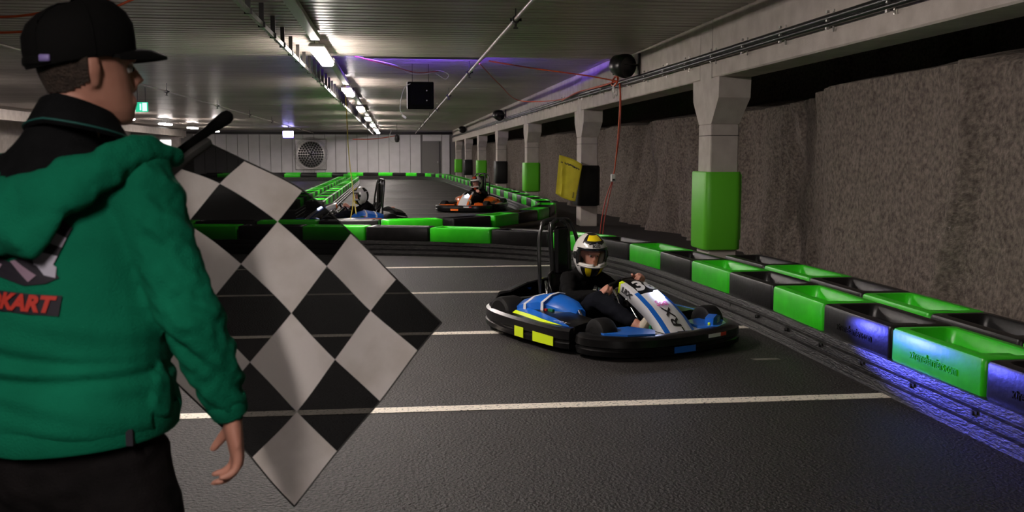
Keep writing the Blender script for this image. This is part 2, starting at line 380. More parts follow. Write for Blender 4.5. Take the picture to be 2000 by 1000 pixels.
# black loudspeakers on the beam
def speaker(y, lab):
    t = thing('loudspeaker', lab, 'loudspeaker', (3.80, y, 2.86), group='loudspeakers on the beam')
    pr = [(0.001, -0.20), (0.10, -0.19), (0.155, -0.13), (0.185, 0.02), (0.19, 0.12), (0.16, 0.16), (0.05, 0.185), (0.001, 0.19)]
    X = Matrix.Translation((-0.26, 0, 0)) @ Matrix.Rotation(R(-62), 4, 'Z') @ Matrix.Rotation(R(100), 4, 'Y')
    mb = MB(); mb.lathe(pr, 18, xf=X); mb.build('cabinet', M['conduit'], t, smooth=40)
    mb = MB(); mb.tube([(-0.26, -0.20, 0.0), (-0.10, -0.22, 0.0), (-0.02, -0.14, 0.0)], 0.012, 6); mb.tube([(-0.26, 0.20, 0.02), (-0.10, 0.20, 0.0), (-0.02, -0.10, 0.0)], 0.012, 6); mb.box((-0.015, -0.12, 0), (0.03, 0.07, 0.36)); mb.build('bracket', M['dark'], t)
speaker(15.3, 'black drum-shaped loudspeaker on the beam above the orange cable bundle')
speaker(34.0, 'second black loudspeaker further along the concrete beam')
speaker(52.5, 'last small black loudspeaker on the beam near the end wall')

# hanging black box with thin white cables
bx = thing('hanging_monitor', 'square black box hanging from the ceiling on thin wires', 'monitor', (0.48, 18.5, 2.32))
MB().box((0, 0, 0.245), (0.48, 0.26, 0.49), ch=0.012).build('housing', M['matte'], bx)
MB().box((0, -0.135, 0.245), (0.34, 0.02, 0.38), ch=0.006).build('recess_frame', M['matte'], bx)
MB().box((-0.245, 0.02, 0.245), (0.014, 0.22, 0.49)).build('edge_strip', M['whiteobj'], bx)
for s in (-0.15, 0.15): mb = MB(); mb.tube([(s, 0, 0.48), (s, 0, 0.83)], 0.005, 5); mb.build('wire', M['dark'], bx)
for z in (0.15, 0.33): MB().box((0.11, -0.148, z), (0.02, 0.01, 0.02)).build('screw', M['galv'], bx)
def cable(name, pts, r, m, lab, cat='cable', grp=None):
    mb = MB(); mb.tube(smoothpath(pts, 0), r, 6); mb.build(name, m, smooth=60, label=lab, cat=cat, group=grp)
cable('white_cable', [(0.38, 18.4, 2.80), (0.2, 18.35, 2.72), (0.12, 18.35, 2.50), (0.10, 18.35, 2.30), (0.14, 18.35, 2.21)], 0.006, M['whiteobj'], 'thin white cable drooping from the hanging black box')
MB().box((0.17, 18.35, 2.17), (0.10, 0.05, 0.045), rot=Matrix.Rotation(R(40), 3, 'Y'), ch=0.008).build('cable_plug', M['whiteobj'], label='small white plug dangling below the hanging black box', cat='plug')
cable('white_cable', [(-0.7, 17.0, 3.135), (0.0, 17.6, 3.04), (0.25, 17.9, 2.93), (0.55, 18.1, 2.93), (0.8, 18.2, 3.0), (0.98, 18.2, 2.93), (0.92, 18.2, 2.85), (0.75, 18.2, 2.95)], 0.006, M['whiteobj'], 'looped white cable above the hanging black box')
cable('orange_cable', [(-0.68, 17.0, 3.13), (0.0, 17.5, 3.0), (0.4, 17.9, 2.94), (0.8, 18.2, 2.99)], 0.007, M['redc'], 'reddish cable running above the hanging black box')

# violet strip tucked behind the step in the ceiling
t = thing('violet_light_strip', 'violet light strip tucked behind a ceiling step', 'light strip', (0.5, 16.515, 3.094))
MB().box((0, 0.0, 0.002), (1.7, 0.02, 0.034)).build('channel', M['dark'], t); MB().box((0, 0.17, -0.013), (2.0, 0.34, 0.006)).build('added_baffle', M['dark'], t); MB().box((0, 0.014, 0.004), (1.5, 0.008, 0.022)).build('led_strip', M['purple'], t)  # flat plate added below the strip to block its downward light

# lap timer screen, exit sign
t = thing('timing_display', 'small glowing blue and white display hung near the end wall', 'display', (-6.25, 59.5, 2.50))
MB().box((0, 0.06, 0.22), (0.66, 0.10, 0.44), ch=0.02).build('housing', M['dark'], t); MB().box((0, 0.0, 0.28), (0.6, 0.03, 0.26)).build('screen', M['scr'], t)
MB().box((0, 0.0, 0.09), (0.6, 0.03, 0.10)).build('light_bar', M['scrb'], t)
for s in (-0.25, 0.25): mb = MB(); mb.tube([(s, 0.06, 0.44), (s, 0.06, 0.65)], 0.008, 5); mb.build('hanger', M['dark'], t)
t = thing('exit_sign', 'green lit exit sign hanging beyond the cap visor', 'exit sign', (-6.22, 25.5, 2.66), rz=R(-10))
MB().box((0, 0, 0.0), (0.31, 0.05, 0.24), ch=0.01).build('sign_box', M['exit'], t)
MB().box((0.085, -0.03, 0.0), (0.11, 0.008, 0.20)).build('door_symbol', M['exitw'], t); MB().box((-0.02, -0.03, 0.0), (0.035, 0.008, 0.16)).build('figure_symbol', M['exitw'], t)
for s in (-0.1, 0.1): mb = MB(); mb.tube([(s, 0, 0.12), (s, 0, 0.495)], 0.006, 5); mb.build('hanger', M['dark'], t)

# orange and red leads around the beam, yellow rope
BD = V((3.70, 16.35, 2.70))
for i, pts in enumerate(([(1.6, 16.9, 3.06), (2.4, 16.8, 2.93), (3.2, 16.5, 2.80), BD], [(1.5, 17.6, 3.08), (2.2, 21, 2.98), (3.0, 24.0, 2.80), (3.62, 22.0, 2.70), (3.66, 19.0, 2.72), BD], [(3.64, 21.5, 2.66), (3.62, 19.5, 2.72), (3.64, 17.5, 2.68), BD])):
    cable('orange_cable', pts, 0.011, M['org'], ['orange lead slung from the ceiling to the bundle on the beam', 'orange lead sagging along the beam to the cable bundle', 'short orange lead along the conduit'][i])
mb = MB()
for i in range(7):
    a = random.uniform(0, 6.3); mb.tube([BD + V((0.02*math.cos(a+k*0.7)-0.03, 0.26*math.sin(k*0.9+a), 0.085*math.cos(k*0.9+a))) for k in range(8)], 0.013, 6, closed=True)
mb.build('cable_bundle', M['org'], smooth=60, label='tangled bundle of orange cable on the beam', cat='cable')
cable('thin_wire', [BD + V((-0.03, -0.25, -0.10)), BD + V((-0.03, -0.15, -0.25)), BD + V((-0.03, -0.02, -0.22)), BD + V((-0.03, 0.1, -0.28)), BD + V((-0.03, 0.24, -0.10))], 0.005, M['galv'], 'thin grey wire dangling from the cable bundle')
MB().box(BD + V((-0.05, 0.0, -0.13)), (0.03, 0.05, 0.13), ch=0.005).build('cable_tag', M['whiteobj'], label='white tag hanging from the orange cable bundle', cat='tag')
MB().tube([BD + V((-0.07, 0, 0.13)), BD + V((0.04, 0, 0.13))], [0.03, 0.036], 10).build('spot_sensor', M['dark'], label='tiny black sensor on the beam above the orange bundle', cat='sensor')
cable('orange_cable', [BD + V((0.0, -0.2, -0.05)), (3.70, 16.1, 2.40), (3.68, 16.1, 1.9), (3.63, 16.1, 1.3), (3.60, 16.1, 1.14)], 0.011, M['org'], 'orange lead hanging straight down from the bundle to a white socket')
cable('red_cable', [BD + V((0.02, -0.16, -0.05)), (3.72, 16.12, 2.3), (3.70, 16.12, 1.8), (3.61, 16.12, 1.14)], 0.009, M['redc'], 'red lead hanging beside the orange one to the white socket')
sk = thing('extension_socket', 'small white extension socket hanging on the orange lead', 'socket', (3.60, 16.1, 1.06))
MB().box((0, 0, 0.03), (0.085, 0.06, 0.13), ch=0.012).build('socket_body', M['whiteobj'], sk); MB().box((0, -0.031, 0.0), (0.04, 0.006, 0.03)).build('outlet', M['ink'], sk)
for i, dx in enumerate((0.0, -0.05)):
    cable('red_cable', [(3.59-0.01*i, 16.1, 1.03), (3.53+dx, 16.1, 0.75), (3.46+dx, 16.1, 0.4), (3.42+dx, 16.1, 0.03)], 0.009, M['redc'], 'red lead trailing from the white socket to the floor', grp='red leads below the socket')
cable('yellow_rope', [(-1.08, 22.0, 3.135), (-1.02, 21.4, 2.4), (-0.95, 20.6, 1.5), (-0.80, 19.0, 0.75), (-0.72, 18.1, 0.40)], 0.010, M['rope'], 'yellow rope hanging from the ceiling to the track edge', 'rope')
cable('yellow_rope', [(-0.80, 19.0, 0.75), (-0.80, 18.5, 0.5), (-0.85, 18.1, 0.2)], 0.009, M['rope'], 'short tail of the yellow rope above the barrier', 'rope')
for i, z in enumerate((2.76, 2.62)): cable('orange_cable', [(-6.2, 9.6, z+0.25-0.33*i), (-4.5, 9.6, z+0.02), (-3.55, 9.6, z-0.05), (-2.9, 9.6, z+0.06), (-2.2, 9.8, 3.02)], 0.012, M['org'], ['orange cable slung to the ceiling behind the cap', 'lower orange cable behind the cap'][i])
hc = thing('hanging_camera', 'small dark camera with a white curled cable hung before the end wall', 'camera', (0.1, 52.0, 2.38))
mb = MB(); mb.lathe([(0.001, -0.22), (0.09, -0.20), (0.13, -0.05), (0.11, 0.14), (0.001, 0.2)], 12); mb.build('camera_body', M['dark'], hc, smooth=40)
mb = MB(); mb.tube([(0, 0, 0.2), (0, 0, 0.77)], 0.010, 5); mb.build('hanger', M['dark'], hc)
mb = MB(); mb.tube(smoothpath([(-0.03, 0, -0.12), (-0.2, 0, -0.2), (-0.36, 0, -0.08), (-0.38, 0, 0.15), (-0.30, 0, 0.4), (-0.5, 0, 0.44)], 0), 0.022, 6); mb.build('coiled_cable', M['whiteobj'], hc, smooth=60)
cable('orange_cable', [(-2.2, 52, 2.32), (-1.3, 52, 2.33), (-0.6, 52, 2.40), (0.1, 52, 2.52)], 0.022, M['org'], 'pale orange cable slung before the white end wall')

# ------------------------------------------------------------------ track barriers
BL, BW, BH, BASE = 0.97, 0.42, 0.205, 0.215
def block_mesh(name, m, L=BL-0.014):
    def rr(i, z, r):
        x, y = L/2-i, BW/2-i; r = max(0.004, r); P = []
        for cx, cy, a0 in ((x-r, y-r, 0), (-x+r, y-r, 90), (-x+r, -y+r, 180), (x-r, -y+r, 270)):
            for k in (0, 30, 60, 90): a = R(a0+k); P.append(V((cx+r*math.cos(a), cy+r*math.sin(a), z)))
        return P
    mb = MB(); H = BH
    mb.rings([rr(0.004, 0, 0.03), rr(0, 0.012, 0.03), rr(0, H-0.022, 0.03), rr(0.007, H-0.006, 0.03), rr(0.022, H, 0.03), rr(0.062, H, 0.06), rr(0.072, H-0.012, 0.06), rr(0.092, H-0.085, 0.05)])
    mb.box((-L/2+0.20, 0.0, H-0.058), (0.17, BW-0.19, 0.055), ch=0.012)
    return mb.mesh(name, m, 40)
GB = block_mesh('barrier_block', M['green']); KB = block_mesh('barrier_block', M['black'])
PROF = [(0.0, BASE), (0.012, BASE-0.004), (0.018, 0.168), (0.004, 0.160), (0.004, 0.150), (0.026, 0.143), (0.030, 0.100), (0.012, 0.092), (0.012, 0.080), (0.036, 0.072), (0.042, 0.030), (0.030, 0.022), (0.034, 0.0), (-BW, 0.0), (-BW-0.03, 0.02), (-BW-0.02, 0.08), (-BW, 0.09), (-BW-0.02, 0.14), (-BW-0.015, 0.19), (-BW, BASE)]
def sweep(mb, path, prof, sg=1, mi=0):
    rs = []
    for i, p in enumerate(path):
        t = path[min(i+1, len(path)-1)] - path[max(i-1, 0)]; n = V((t.y, -t.x, 0)).normalized()*sg
        rs.append([V((p.x, p.y, 0)) + n*d + V((0, 0, z + p.z)) for d, z in prof])
    mb.rings(rs, mi); return mb
def barrier(label, pts, first=0, bolts=False, letters=(), pat=2):
    pts = [V((x, y, 0)) for x, y in pts]; t = thing('track_barrier', label, 'barrier')
    P = smoothpath(pts, BL); fine = smoothpath(pts, 0.32)
    mb = MB(); sweep(mb, fine, PROF, -1); mb.build('base_rail', M['rail'], t, smooth=30)
    for i in range(len(P)-1):
        a, b = P[i], P[i+1]; d = (b-a).normalized(); n = V((d.y, -d.x, 0)); c = (a+b)/2 + n*(BW/2)
        o = link('barrier_block', GB if (i+first) % 2 else KB, t, (c.x, c.y, BASE-0.003), (0, 0, math.atan2(d.y, d.x)))
        if i in letters:
            text_obj('lettering', 'xtremebarriers.com', 0.078, M['green' if (i+first) % 2 else 'black'], o, lambda v: V((-v.x, BW/2+0.0, 0.085+v.y)), 0.0, 0.78)
            lt = o.children[0]; lt.modifiers.new('depth', 'SOLIDIFY').thickness = 0.012; lt.modifiers['depth'].offset = 0
    if bolts:
        bm = MB().box((0, 0, 0), (0.05, 0.02, 0.016)).box((0.012, 0, -0.008), (0.014, 0.03, 0.026)).mesh('bolt', M['ink'])
        for i in range(14):
            q = fine[0].lerp(fine[1], 0) + V((0, 0.45+0.62*i, 0)); link('bolt', bm, t, (q.x-0.024, q.y, 0.135), (0, 0, R(90)))
    return t
barrier('green and black block barrier curving across the track behind the blue kart',
        [(2.985, 1.724), (2.985, 3.7), (2.985, 4.75), (2.99, 6.6), (3.0, 7.6), (2.97, 8.53), (2.92, 9.46), (2.85, 10.55), (2.68, 11.75), (2.25, 12.95), (1.57, 13.65), (0.76, 14.17), (-0.17, 14.50), (-1.6, 14.85), (-4.0, 15.2), (-7.0, 15.5)], 0, True, (2, 3, 4))
barrier('second row of green and black blocks against the sprayed rock wall',
        [(3.50, 2.2), (3.50, 4.0), (3.50, 6.0), (3.51, 8.0), (3.48, 9.0), (3.42, 10.0), (3.36, 10.8)], 1)
farT = [(-8.0, 16.9), (-4.0, 16.6), (-1.0, 16.40), (0.0, 16.42), (0.85, 16.78), (1.6, 17.65), (2.5, 19.3), (3.05, 21.2), (3.25, 23.1), (3.27, 26.3), (3.24, 29.5), (3.16, 34.8), (3.04, 42.3), (2.86, 51.0), (2.60, 57.0), (1.6, 60.8), (-0.6, 62.7), (-4.0, 63.2), (-12.0, 63.4)]
bt = barrier('green and black barrier running along the columns to the white end wall', farT, 1)
barrier('green and black barrier row across the far end before the other aisle', [(-2.6, 57.2), (-3.5, 58.6), (-6.0, 59.3), (-12.0, 59.6)], 1)
barrier('straight green divider barrier down the far half of the track', [(-1.63, 22.8), (-1.66, 25), (-1.74, 38), (-1.84, 51)][::-1], 0)
barrier('parallel divider barrier row next to the straight green divider', [(-2.28, 22.4), (-2.30, 25), (-2.38, 38), (-2.48, 50.5)][::-1], 1)
# yellow flag hanging beside the black-padded column
yf = thing('yellow_flag', 'yellow flag with black lettering hanging by the black-padded column', 'flag', (0, 0, 0))
mb = MB(); rs = []; NX, NZ = 14, 16
def yfp(u, v, off=0.0):
    a = V((3.29, 19.70, 1.475)).lerp(V((3.715, 19.42, 1.285)), u); b = V((3.20, 19.60, 0.70)).lerp(V((3.57, 19.40, 0.545)), u)
    p = a.lerp(b, v); fold = 0.05*math.exp(-((u-0.30+0.12*(1-v))/0.07)**2)*min(1, v*3)
    return p + V((-0.3*fold, -fold - off + 0.02*math.sin(u*7), 0.05*math.sin(u*3.1)*(v-0.5)*-1))
for i in range(NX+1): rs.append([yfp(i/NX, j/NZ) for j in range(NZ+1)])
mb.rings(rs, closed=False); cl = mb.build('cloth', M['yel'], yf, smooth=60); cl.modifiers.new('thick', 'SOLIDIFY').thickness = 0.003
mb = MB(); rg = random.Random(3)
for i in range(15):                                   # blurred, unreadable line of print
    u0 = 0.10+0.055*i; h = rg.uniform(0.022, 0.055); y0 = 0.165+rg.uniform(-0.012, 0.012)
    if i == 2: continue
    mb.add([yfp(u0, y0-h/2, 0.006), yfp(u0, y0+h/2, 0.006), yfp(u0+rg.uniform(0.02, 0.05), y0+h/2, 0.006), yfp(u0+0.045, y0-h/3, 0.006)], [(0, 1, 2, 3)])
mb.build('print', M['ink'], yf, kind='stuff')
mb = MB()
for i in range(5): mb.add([yfp(0.80+a, 0.78+0.03*i+b, 0.006) for a, b in ((0, 0), (0.0, 0.018), (0.07, 0.022), (0.08, 0.004))], [(0, 1, 2, 3)])
mb.build('print', M['ink'], yf, kind='stuff')
mb = MB(); mb.tube([(3.70, 19.42, 1.28), (3.79, 19.9, 1.32), (3.805, 20.05, 1.32)], 0.008, 5); mb.build('tie', M['dark'], yf)

# ------------------------------------------------------------------ karts
K = {}
K['blue'] = mat('kart_blue', (0.012, 0.13, 0.56), 0.28, coat=0.4)
K['white'] = mat('kart_white', (0.70, 0.69, 0.70), 0.3, coat=0.3)
K['yellow'] = mat('kart_yellow', (0.66, 0.86, 0.015), 0.35)
K['blk'] = mat('kart_black', (0.0035, 0.0033, 0.0035), 0.28, col2=(0.007, 0.0065, 0.0065), ns=14, spec=0.32, bump=0.1, bs=16)
K['tyre'] = mat('tyre_rubber', (0.006, 0.0055, 0.0055), 0.6, spec=0.25)
K['steel'] = mat('chrome_steel', (0.55, 0.54, 0.53), 0.22, 1.0)
K['tube'] = mat('black_tube', (0.012, 0.012, 0.012), 0.22, spec=0.7)
K['red'] = mat('kart_red', (0.60, 0.03, 0.02), 0.4)
K['dkgreen'] = mat('kart_green', (0.01, 0.16, 0.06), 0.4)
K['light'] = mat('headlight_glow', (0.62, 0.68, 1.0), 0.4, emit=45)
K['pink'] = mat('pink_print', (0.72, 0.12, 0.36), 0.5)
K['num'] = mat('white_print', (0.75, 0.74, 0.74), 0.5)
K['orange'] = mat('kart_orange', (0.80, 0.16, 0.015), 0.35)
def mirror(mb):
    o = MB(); o.v = [(x, -y, z) for x, y, z in mb.v]; o.f = [tuple(reversed(f)) for f in mb.f]; o.m = list(mb.m); return o
SEC = [(0.80, 0.428, 0.088), (0.86, 0.420, 0.106), (0.95, 0.392, 0.118), (1.05, 0.346, 0.126), (1.15, 0.290, 0.132), (1.25, 0.217, 0.138), (1.34, 0.132, 0.138), (1.375, 0.088, 0.115)]
def nas(u, b, off=0.0):
    k = min(len(SEC)-2, max(0, int(u*(len(SEC)-1)))); f = u*(len(SEC)-1)-k
    p, q = SEC[k], SEC[k+1]; a = p[0]+(q[0]-p[0])*f; z = p[1]+(q[1]-p[1])*f; hw = p[2]+(q[2]-p[2])*f
    def tan(j): j0, j1 = max(0, j-1), min(len(SEC)-1, j+1); return V((SEC[j1][0]-SEC[j0][0], 0, SEC[j1][1]-SEC[j0][1])).normalized()
    t = tan(k).lerp(tan(k+1), f).normalized(); n = V((-t.z, 0, t.x)); c = 0.022*(1-min(1, abs(b)/hw)**2)
    return V((a, b, z)) + n*(c+off), n, hw
def make_kart(label, loc, rz, scale=1.17):
    t = thing('go_kart', label, 'go-kart', loc, rz, 'rental karts on the track', scale)
    # chassis
    mb = MB(); mb.prism([(0.12, -0.34), (0.95, -0.30), (1.22, -0.22), (1.22, 0.22), (0.95, 0.30), (0.12, 0.34)], 0.035, 0.05); mb.build('floor_tray', K['blk'], t)
    mb = MB()
    for s in (-1, 1):
        mb.tube([(-0.36, s*0.30, 0.075), (0.3, s*0.33, 0.07), (0.95, s*0.29, 0.07), (1.3, s*0.20, 0.075)], 0.016, 8)
        mb.tube([(0.35, s*0.33, 0.08), (0.33, s*0.68, 0.10)], 0.012, 6); mb.tube([(0.8, s*0.30, 0.08), (0.82, s*0.68, 0.10)], 0.012, 6)
        mb.tube([(1.10, s*0.29, 0.10), (1.10, s*0.46, 0.115)], 0.014, 6)
        mb.tube([(1.28, s*0.2, 0.08), (1.42, s*0.3, 0.11)], 0.012, 6); mb.tube([(-0.34, s*0.3, 0.08), (-0.40, s*0.32, 0.12)], 0.012, 6)
    mb.tube([(0, -0.5, 0.125), (0, 0.5, 0.125)], 0.02, 10); mb.build('chassis_frame', K['tube'], t, smooth=50)
    RX = Matrix.Rotation(R(90), 4, 'X')
    def wheel(a, b, r, wd):
        o = link('wheel', None, t, (a, b, r), (0, 0, R(-7) if a > 0.5 else 0)); h = wd/2
        mb = MB(); mb.lathe([(r*0.52, -h), (r*0.80, -h), (r*0.95, -h*0.86), (r, -h*0.6), (r, h*0.6), (r*0.95, h*0.86), (r*0.80, h), (r*0.52, h)], 22, xf=RX); me = mb.mesh('wheel', K['tyre'], 30)
        bpy.data.objects.remove(o); o = link('wheel', me, t, (a, b, r), (0, 0, R(-7) if a > 0.5 else 0))
        mb = MB(); mb.lathe([(0.001, -h*0.4), (r*0.3, -h*0.5), (r*0.5, -h*0.95), (r*0.54, -h*1.01), (r*0.54, h*1.01), (r*0.5, h*0.95), (r*0.3, h*0.5), (0.001, h*0.4)], 16, xf=RX); mb.build('rim', K['steel'], o, smooth=30)
    for s in (-1, 1): wheel(0.0, s*0.50, 0.135, 0.19); wheel(1.10, s*0.50, 0.125, 0.13)
    # bumpers
    bp = [(-0.05, 0.03), (0.0, 0.026), (0.03, 0.040), (0.036, 0.074), (0.026, 0.082), (0.026, 0.094), (0.036, 0.102), (0.032, 0.158), (0.008, 0.176), (-0.05, 0.176)]
    right = smoothpath([V(p+(0,)) for p in ((-0.40, -0.02), (-0.40, -0.26), (-0.35, -0.41), (-0.22, -0.525), (0.0, -0.61), (0.28, -0.66), (0.6, -0.685), (0.92, -0.685), (1.0, -0.63))], 0.06)
    mr = MB(); sweep(mr, right, bp, 1); mr.build('side_bumper', K['blk'], t, smooth=35); mirror(mr).build('side_bumper', K['blk'], t, smooth=35)
    fb = [(-0.06, 0.022), (0.0, 0.018), (0.035, 0.032), (0.042, 0.066), (0.032, 0.074), (0.032, 0.084), (0.042, 0.092), (0.036, 0.138), (0.01, 0.156), (-0.06, 0.156)]
    front = smoothpath([V(p+(0,)) for p in ((1.03, -0.62), (1.12, -0.66), (1.27, -0.61), (1.38, -0.49), (1.44, -0.32), (1.465, 0.0), (1.44, 0.32), (1.38, 0.47), (1.27, 0.565), (1.12, 0.60), (1.03, 0.57))], 0.06)
    mf = MB(); sweep(mf, front, fb, 1); fo = mf.build('front_bumper', K['blk'], t, smooth=35)
    def strip(path, i0, i1, z0, z1, d, m, name, par, sk=0.0):
        mb = MB(); rs = []
        seg = path[i0:i1+1]
        for i, p in enumerate(seg):
            tt = path[min(i0+i+1, len(path)-1)]-path[max(i0+i-1, 0)]; n = V((tt.y, -tt.x, 0)).normalized(); f = i/(len(seg)-1)
            q = p + tt.normalized()*0
            rs.append([V((q.x, q.y, 0))+n*d+V((0, 0, z0)), V((q.x, q.y, 0))+n*(d-0.003)+V((0, 0, z0)), V((q.x, q.y, 0))+n*(d-0.003)+V((0, 0, z1-sk*f)), V((q.x, q.y, 0))+n*d+V((0, 0, z1-sk*f))])
        mb.rings(rs); return mb.build(name, m, par)
    so = [o for o in t.children if o.name.startswith('side_bumper')]
    nr = len(right)
    strip(right, int(nr*0.66), int(nr*0.735), 0.045, 0.118, 0.042, K['yellow'], 'yellow_plate', so[0])
    strip(right, int(nr*0.78), int(nr*0.93), 0.045, 0.115, 0.042, K['yellow'], 'yellow_plate', so[0], 0.006)
    nf = len(front)
    strip(front, int(nf*0.40), int(nf*0.51), 0.040, 0.082, 0.047, K['blue'], 'blue_plate', fo)
    strip(front, int(nf*0.56), int(nf*0.63), 0.112, 0.136, 0.047, K['white'], 'white_plate', fo)
    strip(front, int(nf*0.63), int(nf*0.66), 0.112, 0.136, 0.047, K['red'], 'red_plate', fo)
    # side pods: body + stripes
    def pod(s):
        mb = MB(); rs = []; n = 9
        for i in range(n+1):
            f = i/n; a = 0.17+0.76*f; o = 0.60+0.085*min(1, f*1.6); zt = 0.186-0.018*f+0.012*math.sin(f*3.1)
            pts = [(0.33, 0.06), (0.36, zt+0.02), (0.50, zt+0.024), (o-0.05, zt), (o-0.01, zt-0.02), (o-0.01, 0.06)]
            rs.append([V((a, -y, z)) for y, z in pts])
        mb.rings(rs)
        p = (mb if s < 0 else mirror(mb)).build('side_pod', K['blk'], t, smooth=35)
        for nm, c, y0, y1, w0 in (('blue_stripe', 'blue', 0.0, 0.062, 1), ('yellow_stripe', 'yellow', -0.030, -0.004, 1)):
            m2 = MB(); rs = []
            for i in range(n*2+1):
                f = i/(n*2); a = 0.17+0.74*f; o = 0.60+0.085*min(1, f*1.6); zt = 0.186-0.018*f+0.012*math.sin(f*3.1); tp = math.sin(min(1, (0.04+f)*4)*1.57)*math.sin(min(1, (1.05-f)*2.2)*1.57)
                ya = o-0.05-y1*tp; yb = o-0.05-y0
                za = zt+0.003+max(0, 0.05-0)*0 + (0.024*(o-0.05-ya)/(o-0.55) if y1 > 0 else 0)
                if y1 < 0: ya = o-0.045; yb = o-0.012; za = zt+0.001; zb = zt-0.017
                else: zb = zt+0.003
                rs.append([V((a, -ya, za+0.002)), V((a, -yb, zb+0.002)), V((a, -yb, zb-0.004)), V((a, -ya, za-0.004))])
            m2.rings(rs); (m2 if s < 0 else mirror(m2)).build(nm, K[c], p)
        if s < 0: text_obj('lettering', 'LRX', 0.058, K['num'], p, lambda v: V((0.80+v.x*1.1, -(0.618-v.y), 0.1835-(0.03)*(0.80+v.x-0.78)+0.010)), 0.3, 1.2)
    pod(-1); pod(1)
    # engine covers beside the seat
    def cover(s):
        mb = MB(); rs = []
        for f, z, y0, y1 in ((0.0, 0.20, 0.30, 0.44), (0.12, 0.245, 0.27, 0.50), (0.35, 0.285, 0.25, 0.53), (0.6, 0.315, 0.24, 0.50), (0.85, 0.275, 0.24, 0.42), (1.0, 0.215, 0.25, 0.36)):
            a = 0.02+0.60*f
            rs.append([V((a, -y, zz)) for y, zz in ((y0, 0.14), (y0, z-0.01), ((y0*2+y1)/3, z+0.012), ((y0+y1*2)/3, z+0.002), (y1, z-0.045), (y1, 0.17))])
        mb.rings(rs); p = (mb if s < 0 else mirror(mb)).build('engine_cover', K['blue'], t, smooth=40)
        for j, (f0, yy) in enumerate(((0.34, 0.0), (0.62, 0.0))):
            pts = []
            for i in range(9):
                f = f0+0.05*math.sin(i/8*1.5); q = i/8; a = 0.02+0.60*f
                k = [(0.25, 0.278), (0.34, 0.299), (0.44, 0.289), (0.53, 0.242), (0.535, 0.19)] if j == 0 else [(0.24, 0.308), (0.33, 0.329), (0.41, 0.319), (0.495, 0.272), (0.50, 0.2)]
                x = q*4; kk = min(3, int(x)); g = x-kk; pts.append(V((a, -(k[kk][0]+(k[kk+1][0]-k[kk][0])*g), k[kk][1]+(k[kk+1][1]-k[kk][1])*g)))
            m2 = MB(); m2.tube(pts, [(0.006+0.012*i/8, 0.005) for i in range(9)], 6, ref=(1, 0, 0)); (m2 if s < 0 else mirror(m2)).build('white_band', K['white'], p)
        MB().box((0.43, s*0.475, 0.215), (0.05, 0.02, 0.022)).build('red_label', K['red'], p); MB().box((0.49, s*0.465, 0.217), (0.055, 0.02, 0.024)).build('green_label', K['dkgreen'], p)
    cover(-1); cover(1)
    mb = MB(); rs = []
    for y in (-0.36, -0.2, 0, 0.2, 0.36):
        q = 1-(y/0.5)**2; rs.append([V((-0.40+0.02*(1-q), y, 0.19)), V((-0.34, y, 0.20+0.11*q)), V((-0.18, y, 0.21+0.15*q)), V((-0.17, y, 0.20+0.15*q)), V((-0.33, y, 0.185+0.10*q)), V((-0.39, y, 0.185))])
    mb.rings(rs); rp = mb.build('rear_cover', K['blk'], t, smooth=40)
    MB().box((-0.358, -0.12, 0.262), (0.03, 0.16, 0.03), rot=Matrix.Rotation(R(35), 3, 'Y')).build('blue_label', K['blue'], rp)
    MB().box((-0.24, 0.02, 0.340), (0.05, 0.10, 0.008)).build('yellow_label', K['yellow'], rp)
    # seat
    mb = MB(); rs = []
    for a, z, h, d in ((0.52, 0.075, 0.17, 0.03), (0.40, 0.06, 0.185, 0.06), (0.22, 0.06, 0.19, 0.10), (0.12, 0.10, 0.19, 0.13), (0.07, 0.20, 0.19, 0.12), (0.03, 0.32, 0.18, 0.08), (0.01, 0.40, 0.15, 0.04), (0.0, 0.43, 0.09, 0.02)):
        up = V((0.55, 0, 0.83)) if a < 0.2 else V((0, 0, 1)); c = V((a, 0, z)); nn = V((0.9, 0, 0.3)).normalized() if a < 0.1 else V((0.2, 0, 1)).normalized()
        rs.append([c+V((0, -h, 0))+nn*d, c+V((0, -h*0.8, 0))+nn*0.015, c+V((0, -h*0.4, 0)), c+V((0, h*0.4, 0)), c+V((0, h*0.8, 0))+nn*0.015, c+V((0, h, 0))+nn*d])
    mb.rings(rs, closed=False); se = mb.build('seat', K['blk'], t, smooth=50); se.modifiers.new('shell', 'SOLIDIFY').thickness = 0.014
    # roll bar
    mb = MB()
    mb.tube(smoothpath([(0.02, -0.20, 0.10), (0.01, -0.215, 0.40), (-0.02, -0.20, 0.65), (-0.04, -0.155, 0.80), (-0.05, -0.09, 0.83), (-0.05, 0.05, 0.833), (-0.05, 0.13, 0.805), (-0.02, 0.18, 0.65), (0.01, 0.20, 0.40), (0.02, 0.19, 0.10)], 0), 0.0155, 10); mb.build('roll_bar', K['tube'], t, smooth=50)
    mb = MB(); mb.tube(smoothpath([(0.0, -0.075, 0.36), (-0.02, -0.085, 0.65), (-0.03, -0.075, 0.785), (-0.04, -0.02, 0.83)], 0), 0.020, 10); mb.tube(smoothpath([(0.0, 0.085, 0.36), (-0.02, 0.085, 0.65), (-0.03, 0.075, 0.785), (-0.04, 0.03, 0.83)], 0), 0.020, 10); mb.build('head_support', K['tube'], t, smooth=50)
    MB().box((0.0, 0, 0.59), (0.05, 0.13, 0.38), ch=0.02).build('headrest_pad', K['blk'], t)
    for s in (-1, 1):
        mb = MB(); mb.tube([(0.03, s*0.17, 0.36), (0.15, s*0.25, 0.30), (0.17, s*0.27, 0.14)], 0.010, 6); mb.build('seat_stay', K['steel'], t)
    mb = MB(); mb.tube([(0.62, -0.31, 0.22), (0.86, -0.40, 0.10)], 0.010, 6); mb.build('side_rod', K['steel'], t)
